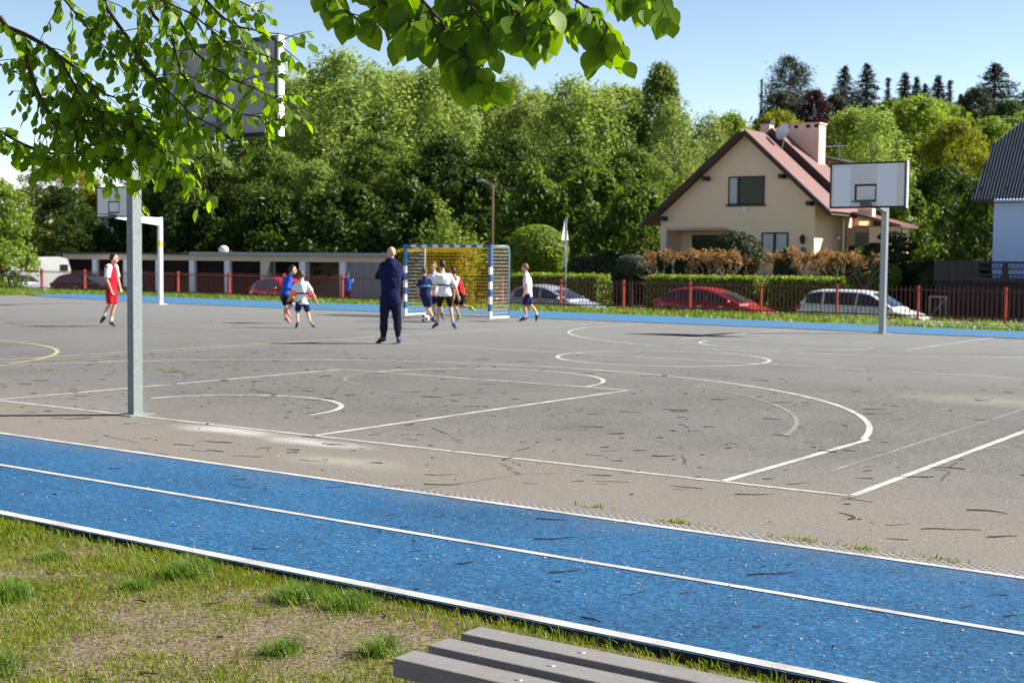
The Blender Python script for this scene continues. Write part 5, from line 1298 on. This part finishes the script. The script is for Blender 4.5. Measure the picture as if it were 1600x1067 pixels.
for lab, key, px, top, Y, wd, lf in [
 ('tall open crowned pine standing alone on the hill left of the other conifers', 'pine', 1228, 90, 160, 71, 'lf_pine'),
 ('bare thin dead conifer left of the open crowned pine', 'snag', 1184, 122, 158, 18, 'lf_pine'),
 ('dense spruce second from the left on the hill skyline', 'spruce', 1312, 102, 160, 76, 'lf_conifer'),
 ('tall spruce with double top above the chimney side of the hill', 'spruce', 1347, 98, 162, 79, 'lf_conifer'),
 ('thin bare topped spruce in the skyline gap above the board', 'snag', 1380, 120, 164, 34, 'lf_conifer'),
 ('spruce above the right end of the basketball board', 'spruce2', 1406, 112, 162, 64, 'lf_conifer'),
 ('narrow spruce just right of the board on the skyline', 'spruce2', 1424, 118, 163, 49, 'lf_conifer'),
 ('short spruce in the middle of the right skyline group', 'spruce', 1438, 130, 160, 53, 'lf_conifer'),
 ('dense narrow spruce at the centre of the right skyline group', 'spruce2', 1458, 116, 160, 64, 'lf_conifer'),
 ('sparse thin spruce ending the skyline group', 'snag', 1476, 124, 162, 38, 'lf_conifer'),
 ('small spruce left of the big dark fir', 'spruce', 1494, 146, 156, 57, 'lf_conifer'),
 ('big broad dark fir at the right of the skyline', 'fir', 1545, 96, 158, 125, 'lf_conifer'),
 ('dark fir cut by the right edge of the picture', 'fir', 1598, 136, 158, 95, 'lf_conifer')]:
    tree(lab, 'conifer', key, px, top, Y, wd, lf, 'bark', 'conifer_tree', None, 'conifers on the hilltop')
for lab, key, px, top, Y, wd, lf in [
 ('dark pine scrub under the open crowned pine', 'lime', 1215, 148, 150, 90, 'lf_pine'),
 ('purple leaved tree on the hill above the chimney', 'lime', 1268, 143, 148, 70, 'lf_purple'),
 ('dark brushy tree on the hill left of the spruces', 'lime2', 1300, 150, 152, 70, 'lf_pine'),
 ('brown green tree at the foot of the big fir', 'lime', 1520, 140, 150, 70, 'lf_pine'),
 ('olive hill tree behind the fir at far right', 'lime2', 1570, 160, 140, 90, 'lf_dark'),
 ('green hill tree behind the right hoop, lower skyline', 'lime', 1390, 158, 140, 110, 'lf_lime'),
 ('green hill tree filling the skyline right of the hoop', 'lime2', 1460, 158, 138, 110, 'lf_bright')]:
    tree(lab, 'tree', key, px, top, Y, wd, lf, 'bark', 'broadleaf_tree', None, 'trees on the hilltop')
# wooded slope that closes the gaps far behind
cm_ = []
g_ = np.random.default_rng(90); n = 30000; uu = g_.uniform(-190, 12, n); vv = g_.uniform(98, 180, n)
pts = np.array([tuple(UV(u, v, tz(u, v))) for u, v in zip(uu, vv)]); pts[:, 2] += g_.uniform(0, 1, n)**.7*6.5*(1+.3*np.sin(uu*.35)*np.cos(vv*.3))
tag(link('woodland', cloud('woodland', pts, g_.normal(size=(n, 3))+np.array([0, 0, .5]), g_.uniform(.6, 1.3, n), .7), M['lf_lime']), kind='stuff')

# ------------------------------------------------------------------ garden plants
def surf_cloud(kind, dim, n, leaf, jit=.05, seed=1):
    g_ = np.random.default_rng(seed)
    if kind == 'ball':
        d = g_.normal(size=(n, 3)); d /= np.linalg.norm(d, axis=1, keepdims=True); nn = d
        lump = np.array([1+.05*noise.noise(Vector(x)*3.1+Vector((seed, 0, 0))) for x in d])
        c = d*np.array(dim)*lump[:, None]*(1-np.abs(g_.normal(size=(n, 1)))*jit)
    else:
        L, D, Hh = dim; k = g_.uniform(0, 1, n); a = g_.uniform(-.5, .5, (n, 2)); c = np.zeros((n, 3)); nn = np.zeros((n, 3))
        tot = L*D+2*L*Hh+2*D*Hh
        for i in range(n):
            s_ = k[i]*tot
            if s_ < L*D: c[i] = (a[i, 0]*L, a[i, 1]*D, Hh); nn[i] = (0, 0, 1)
            elif s_ < L*D+2*L*Hh: sg__ = 1 if s_ < L*D+L*Hh else -1; c[i] = (a[i, 0]*L, sg__*D/2, (a[i, 1]+.5)*Hh); nn[i] = (0, sg__, .1)
            else: sg__ = 1 if s_ < tot-D*Hh else -1; c[i] = (sg__*L/2, a[i, 0]*D, (a[i, 1]+.5)*Hh); nn[i] = (sg__, 0, .1)
        c += g_.normal(size=(n, 3))*jit
    return cloud('leaves', c, nn*.8+g_.normal(size=(n, 3))*.5, leaf*g_.uniform(.6, 1.4, n), .6)
def ball_plant(name, label, cat, u, v, z, dim, n, leaf, mat, trunk=.0, seed=1, group=None):
    r = thing(name, label, cat, UV(u, v, tz(u, v)), -TH, group)
    zc = z - tz(u, v)
    c = link('crown', surf_cloud('ball', dim, n, leaf, .10, seed), M[mat], r); c.location = (0, 0, zc)
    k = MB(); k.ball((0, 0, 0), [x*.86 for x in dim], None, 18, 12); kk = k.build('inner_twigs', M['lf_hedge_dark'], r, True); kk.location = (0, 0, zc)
    k = MB(); k.tube([(0, 0, -.1), (0, 0, zc-dim[2]*.5)], [.09, .07], 7); k.build('trunk', M['bark'], r); return r
def hedge(label, u0, u1, v, D, z1, n, leaf, mat, seed):
    zb = tz((u0+u1)/2, v); r = thing('hedge', label, 'hedge', UV((u0+u1)/2, v, zb), -TH)
    link('leaves', surf_cloud('box', (u1-u0, D, z1-zb), n, leaf, .035, seed), M[mat], r)
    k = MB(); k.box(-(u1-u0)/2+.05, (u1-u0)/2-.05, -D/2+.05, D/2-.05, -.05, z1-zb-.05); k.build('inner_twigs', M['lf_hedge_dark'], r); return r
ball_plant('round_bush', 'large clipped round bush beside the goal with pale blossoms', 'bush', -22.6, 41, 2.05, (1.42, 1.42, 1.22), 9000, .13, 'lf_hedge', seed=2)
ball_plant('grey_topiary', 'small grey green topiary ball left of the cream house', 'topiary', -18.3, 42, 1.52, (.72, .72, .46), 4200, .09, 'lf_grey', seed=3)
ball_plant('dark_round_shrub', 'dark rounded evergreen in front of the house window', 'shrub', -14.5, 44.4, 1.95, (1.18, 1.1, 1.08), 6500, .10, 'lf_yew', seed=4)
ball_plant('low_round_shrub', 'low dark round shrub right of the near-frontal hoop post, beside the drive', 'shrub', -4.7, 40.6, 1.1, (.62, .6, .48), 2600, .09, 'lf_hedge_dark', seed=6)
ball_plant('clipped_shrub', 'bright green clipped ball behind the white car bonnet, larger of two by the hoop post', 'shrub', -6.9, 42.0, 1.18, (.52, .5, .52), 2600, .07, 'lf_hedge', seed=7)
ball_plant('clipped_shrub', 'smaller bright green clipped ball just left of the larger one by the hoop post', 'shrub', -7.45, 41.6, .98, (.40, .4, .40), 1800, .07, 'lf_hedge', seed=8)
ball_plant('garden_shrub', 'rounded green shrub under the orange leaves behind the white car roof', 'shrub', -9.1, 43.0, 1.35, (.95, .8, .62), 3600, .10, 'lf_hedge', seed=9)
ball_plant('garden_shrub', 'upright green shrub right of the rounded one behind the white car', 'shrub', -8.2, 42.6, 1.45, (.62, .6, .85), 3000, .10, 'lf_lime', seed=10)
ball_plant('conical_shrub', 'dark upright evergreen at the corner of the trimmed hedge', 'shrub', -10.95, 41.6, 1.05, (.55, .55, 1.25), 3600, .08, 'lf_yew', seed=11)
hedge('sunlit trimmed hedge behind the silver blue car', -22.4, -18.0, 39.2, 1.2, 1.06, 7000, .10, 'lf_hedge', 21)
hedge('trimmed hedge with a bright flat top behind the dark red hatchback', -15.7, -10.9, 39.2, 1.2, 1.08, 7500, .10, 'lf_hedge', 22)
hedge('trimmed hedge behind the tail of the white estate car', -10.35, -7.4, 39.2, 1.2, 1.10, 5200, .10, 'lf_hedge', 23)
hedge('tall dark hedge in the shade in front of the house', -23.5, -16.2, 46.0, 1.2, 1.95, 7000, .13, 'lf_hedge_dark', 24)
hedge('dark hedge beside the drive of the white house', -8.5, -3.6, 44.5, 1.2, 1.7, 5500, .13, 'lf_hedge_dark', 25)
hedge('yellow green shrub row filling the view through the goal net', -24.7, -21.2, 33.9, 1.0, 2.0, 7000, .13, 'lf_gold', 26)
# spiky light shrub above the goal
r = thing('flowering_shrub', 'pale green shrub with upright shoots above the crossbar', 'shrub', UV(-30, 44, -.75), -TH)
C_, Nn, S = [], [], []; lb = MB(); g_ = np.random.default_rng(5)
for k in range(34):
    x = g_.normal()*.85; hh = 5.1 - abs(x)*1.1 - g_.uniform(0, 1.3) + (0.4 if abs(x) < .3 else 0); e = Vector((x*1.35, g_.normal()*.6, hh)); lb.tube([(x*.3, 0, -.1), (x, 0, hh*.5), e], [.04, .03, .01], 5)
    n = 150; f = g_.uniform(.3, 1, n); C_.append(np.stack([x*.3+(e.x-x*.3)*f, e.y*f, e.z*f], 1)+g_.normal(size=(n, 3))*.17); Nn.append(g_.normal(size=(n, 3))+np.array([0, 0, .4])); S.append(g_.uniform(.10, .22, n))
link('crown', cloud('shoots', np.concatenate(C_), np.concatenate(Nn), np.concatenate(S), .55), M['lf_bright'], r); lb.build('stems', M['bark'], r)
# pruned trees with orange young leaves
def pruned(label, u, v, Wd, Hh, seed):
    r_ = random.Random(seed); r = thing('pruned_tree', label, 'small tree', UV(u, v, tz(u, v)), -TH, 'pruned trees with orange young leaves')
    lb = MB(); tips = []
    def grow(p, d, L, rad, dep):
        pts = [p]; q = p
        for k in range(3):
            d = (d + Vector((r_.gauss(0, .28), r_.gauss(0, .2), r_.gauss(.04, .15)))).normalized(); q = q + d*L/3; pts.append(q)
        lb.tube(pts, [rad, rad*.9, rad*.8, rad*.7], 6)
        if dep == 0 or q.z > Hh*.93: tips.append(q); return
        for _ in range(r_.choice((2, 2, 3))): grow(q, (d + Vector((r_.gauss(0, .75), r_.gauss(0, .45), .25))).normalized(), L*.66, rad*.62, dep-1)
    for k in range(5): grow(Vector((r_.uniform(-.25, .25), 0, .1)), Vector((-.95+.48*k+r_.uniform(-.15, .15), r_.uniform(-.3, .3), .85)).normalized(), Hh*.46, .06, 3)
    lb.build('trunk', M['bark_light'], r)
    g_ = np.random.default_rng(seed); n = 1000; xx = g_.uniform(-Wd/2, Wd/2, n); yy = g_.normal(size=n)*.35; c = np.stack([xx, yy, Hh+g_.normal(size=n)*.075-.05+.11*np.sin(xx*4.1+seed)+.08*np.sin(xx*9.3+yy*3)], 1)
    keep = np.array([noise.noise(Vector((x[0]*1.6+seed, x[1]*1.6, 0))) > -.02 for x in c]); c = c[keep]
    tp = np.array([tuple(t_) for t_ in tips if t_.z > Hh*.8]); extra = np.repeat(tp, 8, 0)+g_.normal(size=(len(tp)*8, 3))*.09; c = np.concatenate([c, extra]); n = len(c)
    link('crown', cloud('crown', c, g_.normal(size=(n, 3))+np.array([0, 0, .5]), g_.uniform(.07, .15, n), .6), M['lf_orange'], r)
pruned('leftmost low pruned tree with orange leaves, in front of the house loggia', -15.6, 40.9, 2.6, 2.25, 61)
pruned('pruned tree with orange leaves and twisted pale stems behind the dark red car', -13.9, 41.2, 2.4, 2.25, 62)
pruned('pruned tree with orange leaves behind the tail of the white car', -10.7, 41.3, 2.3, 2.3, 63)
pruned('pruned tree with orange leaves and dark forked stems behind the white car roof', -9.2, 41.0, 1.9, 2.25, 64)
pruned('rightmost pruned tree with orange leaves, left of the near-frontal hoop post', -8.0, 40.8, 1.6, 2.2, 65)
# cloud pruned pine
r = thing('cloud_pine', 'cloud pruned pine with flat needle pads behind the hoop post', 'pine', UV(-7.2, 43.3, tz(-7.2, 43.3)), -TH)
lb = MB(); lb.tube([(0, 0, -.1), (.12, 0, .8), (-.1, 0, 1.6), (.1, 0, 2.4), (0, 0, 2.9)], [.11, .1, .09, .06, .04], 7)
for i, (x, z, w_) in enumerate([(0, 3.0, .62), (.45, 2.65, .5), (-.65, 2.55, .6), (.05, 2.2, .7), (-.85, 2.05, .5), (.70, 1.75, .45), (-.3, 1.8, .5)]):
    lb.tube([(0, 0, z-.3), (x, 0, z-.12)], [.05, .03], 5)
    c = link('needle_pad', surf_cloud('ball', (w_, w_*.8, .23), 1500, .10, .15, 70+i), M['lf_pine'], r); c.location = (x, 0, z)
lb.build('trunk', M['bark'], r)
# ------------------------------------------------------------------ tree overhanging the lawn on the left
ot = thing('overhanging_tree', 'tree left of the view with leafy branches hanging into the top of the picture', 'tree', (-4.75, 6.6, -.03))
OB = Vector((-4.75, 6.6, -.03))
tk = MB(); tk.tube([(0, 0, -.3), (.02, 0, 1.2), (.0, .05, 2.6), (.05, .1, 4.0), (0, .1, 6.5)], [.24, .19, .165, .14, .09], 14); tk.build('trunk', M['bark'], ot, True)
LV, LN, LS, LA = [], [], [], []
r_ = random.Random(17)
def px_path(pts, Y0, Y1): return [at(x, y, Y0+(Y1-Y0)*i/(len(pts)-1)) - OB for i, (x, y) in enumerate(pts)]
def bough(mb, pts, r0, r1): 
    n = len(pts); mb.tube(pts, [r0+(r1-r0)*i/(n-1) for i in range(n)], 7)
def leaf_at(p, size, tipdir, face=False):
    n_ = Vector((r_.gauss(-.1, .45), r_.gauss(-1.0, .5), r_.gauss(.25, .35))).normalized() if face else Vector((r_.gauss(.35, .7), r_.gauss(-.3, .7), abs(r_.gauss(.6, .5)))).normalized()
    LV.append(p); LN.append(n_); LS.append(size); LA.append(tipdir)
def spray(mb, pts, step, size, reach, droop, n_leaf, rad=.0022, face=False):
    """side twigs along a branch, each with drooping leaves"""
    for i in range(len(pts)-1):
        a, b = pts[i], pts[i+1]; L = (b-a).length; n = max(1, int(L/step))
        for k in range(n):
            p = a.lerp(b, (k+r_.random())/n); d = (b-a).normalized()
            s_ = Vector((r_.gauss(0, .6), r_.gauss(0, .6), r_.gauss(-.1, .5))); dd = (d*.8+s_).normalized()
            q = [p]; ln = reach*r_.uniform(.4, 1.2)
            for _ in range(3):
                dd = (dd + Vector((r_.gauss(0, .15), r_.gauss(0, .15), -droop))).normalized(); q.append(q[-1]+dd*ln/3)
            mb.tube(q, [rad*1.4, rad*1.2, rad, rad*.6], 4)
            for j in range(n_leaf):
                f = (j+.5+r_.uniform(-.3, .3))/n_leaf*3; i0 = min(2, int(f)); pp = q[i0].lerp(q[i0+1], f-i0)
                side = Vector((r_.gauss(0, 1), r_.gauss(0, 1), 0)).normalized(); tip = (dd*.5+side*.55+Vector((0, 0, -.75))).normalized()
                sz = size*r_.uniform(.6, 1.2); leaf_at(pp + tip*sz*.62, sz, tip, face)
LEFT = [
 ([(0, 28), (11, 43), (39, 54), (73, 73), (90, 86), (116, 105), (139, 129), (165, 148), (199, 159)], .017, .004, 7.9, 7.6, .9),
 ([(17, 47), (28, 64), (41, 90), (49, 120), (64, 154), (75, 176), (82, 193), (110, 212), (145, 228)], .014, .004, 7.9, 7.4, .9),
 ([(150, -22), (169, 15), (186, 41), (199, 58), (212, 82), (223, 101), (240, 130), (262, 165)], .014, .003, 7.8, 7.4, 1.1),
 ([(225, -22), (240, 25), (267, 50), (276, 83), (283, 115), (294, 128), (307, 144), (348, 162), (373, 178), (412, 184), (446, 188)], .012, .003, 7.8, 7.2, .85),
 ([(305, -20), (323, 2), (346, 27), (375, 43), (397, 47), (428, 60), (446, 78)], .009, .003, 7.6, 7.2, .8),
 ([(280, 30), (296, 63), (305, 83), (330, 103), (361, 124), (398, 138), (440, 160)], .008, .003, 7.6, 7.2, .8),
 ([(-10, 200), (40, 228), (80, 240), (125, 240), (175, 248), (205, 255)], .010, .003, 7.9, 7.5, 1.5),
 ([(82, 193), (110, 185), (150, 195), (205, 210), (245, 232), (280, 258)], .009, .003, 7.7, 7.3, 1.7),
 ([(64, 154), (110, 160), (160, 175), (200, 190), (245, 205)], .008, .003, 7.8, 7.4, 1.7),
 ([(90, 86), (115, 130), (130, 160), (160, 178), (210, 185)], .008, .003, 7.7, 7.5, 1.4),
 ([(199, 58), (230, 110), (260, 140), (300, 180), (340, 200)], .007, .003, 7.6, 7.2, 1.0),
 ([(320, -25), (350, -8), (385, 8), (410, 20)], .008, .003, 7.6, 7.3, 1.0),
 ([(80, -25), (105, 5), (125, 30), (150, 60), (180, 90)], .008, .003, 7.8, 7.6, .8),
 ([(200, -25), (250, 0), (300, 22), (345, 60), (385, 85)], .008, .003, 7.7, 7.3, .9),
 ([(-10, 95), (15, 110), (35, 118)], .006, .003, 7.9, 7.8, .7),
]
for pts, a, b, Y0, Y1, den in LEFT:
    P_ = px_path(pts, Y0, Y1); mb = MB(); bough(mb, P_, a, b); spray(mb, P_, .040/den, .072, .30, .13, 6); mb.build('branch', M['bark'], ot)
CENT = [
 ([(492, -45), (515, 0), (545, 20), (562, 32)], 4.9, 4.7, .55),
 ([(590, -50), (610, -10), (635, 25), (655, 45)], 4.9, 4.6, 1.0),
 ([(620, -50), (655, -5), (690, 35), (715, 75), (745, 105), (768, 125)], 4.8, 4.5, 1.15),
 ([(690, -50), (720, -10), (745, 20), (765, 50)], 4.9, 4.6, .9),
 ([(760, -50), (785, -15), (800, 15), (815, 40)], 4.8, 4.5, 1.0),
 ([(800, -50), (830, -15), (848, 15), (862, 40)], 4.7, 4.4, 1.0),
 ([(850, -50), (885, -10), (920, 15), (945, 35), (958, 55)], 4.9, 4.6, .95),
 ([(940, -50), (975, -20), (1010, -8), (1035, 0)], 4.9, 4.7, .75)]
for pts, Y0, Y1, den in CENT:
    P_ = px_path(pts, Y0, Y1); mb = MB(); bough(mb, P_, .007, .002); spray(mb, P_, .026/den, .098, .12, .22, 4, .0018, True); mb.build('branch', M['bark'], ot)
# boughs outside the view that carry the twigs
bo = MB()
for tgt, z0 in ((at(0, 28, 7.9)-OB, 2.5), (at(150, -22, 7.8)-OB, 2.9), (at(225, -22, 7.8)-OB, 3.0), (at(305, -20, 7.6)-OB, 3.1), (at(-10, 200, 7.9)-OB, 2.0), (at(80, -25, 7.8)-OB, 2.7)):
    s_ = Vector((0, .05, z0)); bo.tube([s_, s_.lerp(tgt, .5)+Vector((0, 0, .18)), tgt], [.05, .03, .012], 8)
bo.build('bough', M['bark'], ot)
bo = MB(); m0 = Vector((0, .08, 3.3)); hub = Vector((3.0, -1.2, 3.35)); end = Vector((5.0, -1.9, 3.15))
bo.tube([m0, Vector((1.4, -.5, 3.45)), hub, end], [.06, .045, .03, .012], 8)
for pts, Y0, Y1, den in CENT:
    q = at(*pts[0], Y0)-OB; f = max(0, min(1, (q.x-3.0)/2.0)); s_ = hub.lerp(end, f); bo.tube([s_, s_.lerp(q, .5)+Vector((0, 0, .04)), q], [.014, .010, .007], 6)
bo.build('bough', M['bark'], ot)
# leaves: pointed ovals with a bent midrib
prof = [(0, .0), (.10, .18), (.30, .34), (.50, .36), (.72, .26), (.88, .11), (1.0, 0)]
vs, fs = [], []
for p, n_, s_, a in zip(LV, LN, LS, LA):
    a = a.normalized(); n_ = (n_ - a*n_.dot(a)); n_ = n_.normalized() if n_.length > 1e-3 else Vector((0, -1, 0)); sd_ = a.cross(n_)
    b0 = len(vs); cup = r_.uniform(.05, .25); curl = r_.uniform(.0, .28)
    for t_, w_ in prof:
        mid = p + a*s_*(t_-.5) - n_*s_*curl*(t_-.4)**2
        vs.append(mid - n_*s_*cup*w_*.6)
        if w_ > 0: vs.append(mid + sd_*s_*w_); vs.append(mid - sd_*s_*w_)
    k0 = b0; seq = [b0]; i = b0+1; rows = [(b0, b0, b0)]
    for t_, w_ in prof[1:]:
        if w_ > 0: rows.append((i, i+1, i+2)); i += 3
        else: rows.append((i, i, i)); i += 1
    for (m0_, l0, r0), (m1_, l1, r1) in zip(rows, rows[1:]):
        for q in ((m0_, l0, l1, m1_), (m0_, m1_, r1, r0)):
            u_ = []; [u_.append(x) for x in q if x not in u_]; fs.append(tuple(u_))
me = bpy.data.meshes.new('foliage'); me.from_pydata(vs, [], fs); me.update()
M['lf_near'] = leafmat('hanging_leaf', (.050, .135, .004), (.21, .36, .012), .62, .45, None, 3.0)
link('foliage', me, M['lf_near'], ot, True)
print('near leaves', len(LV))
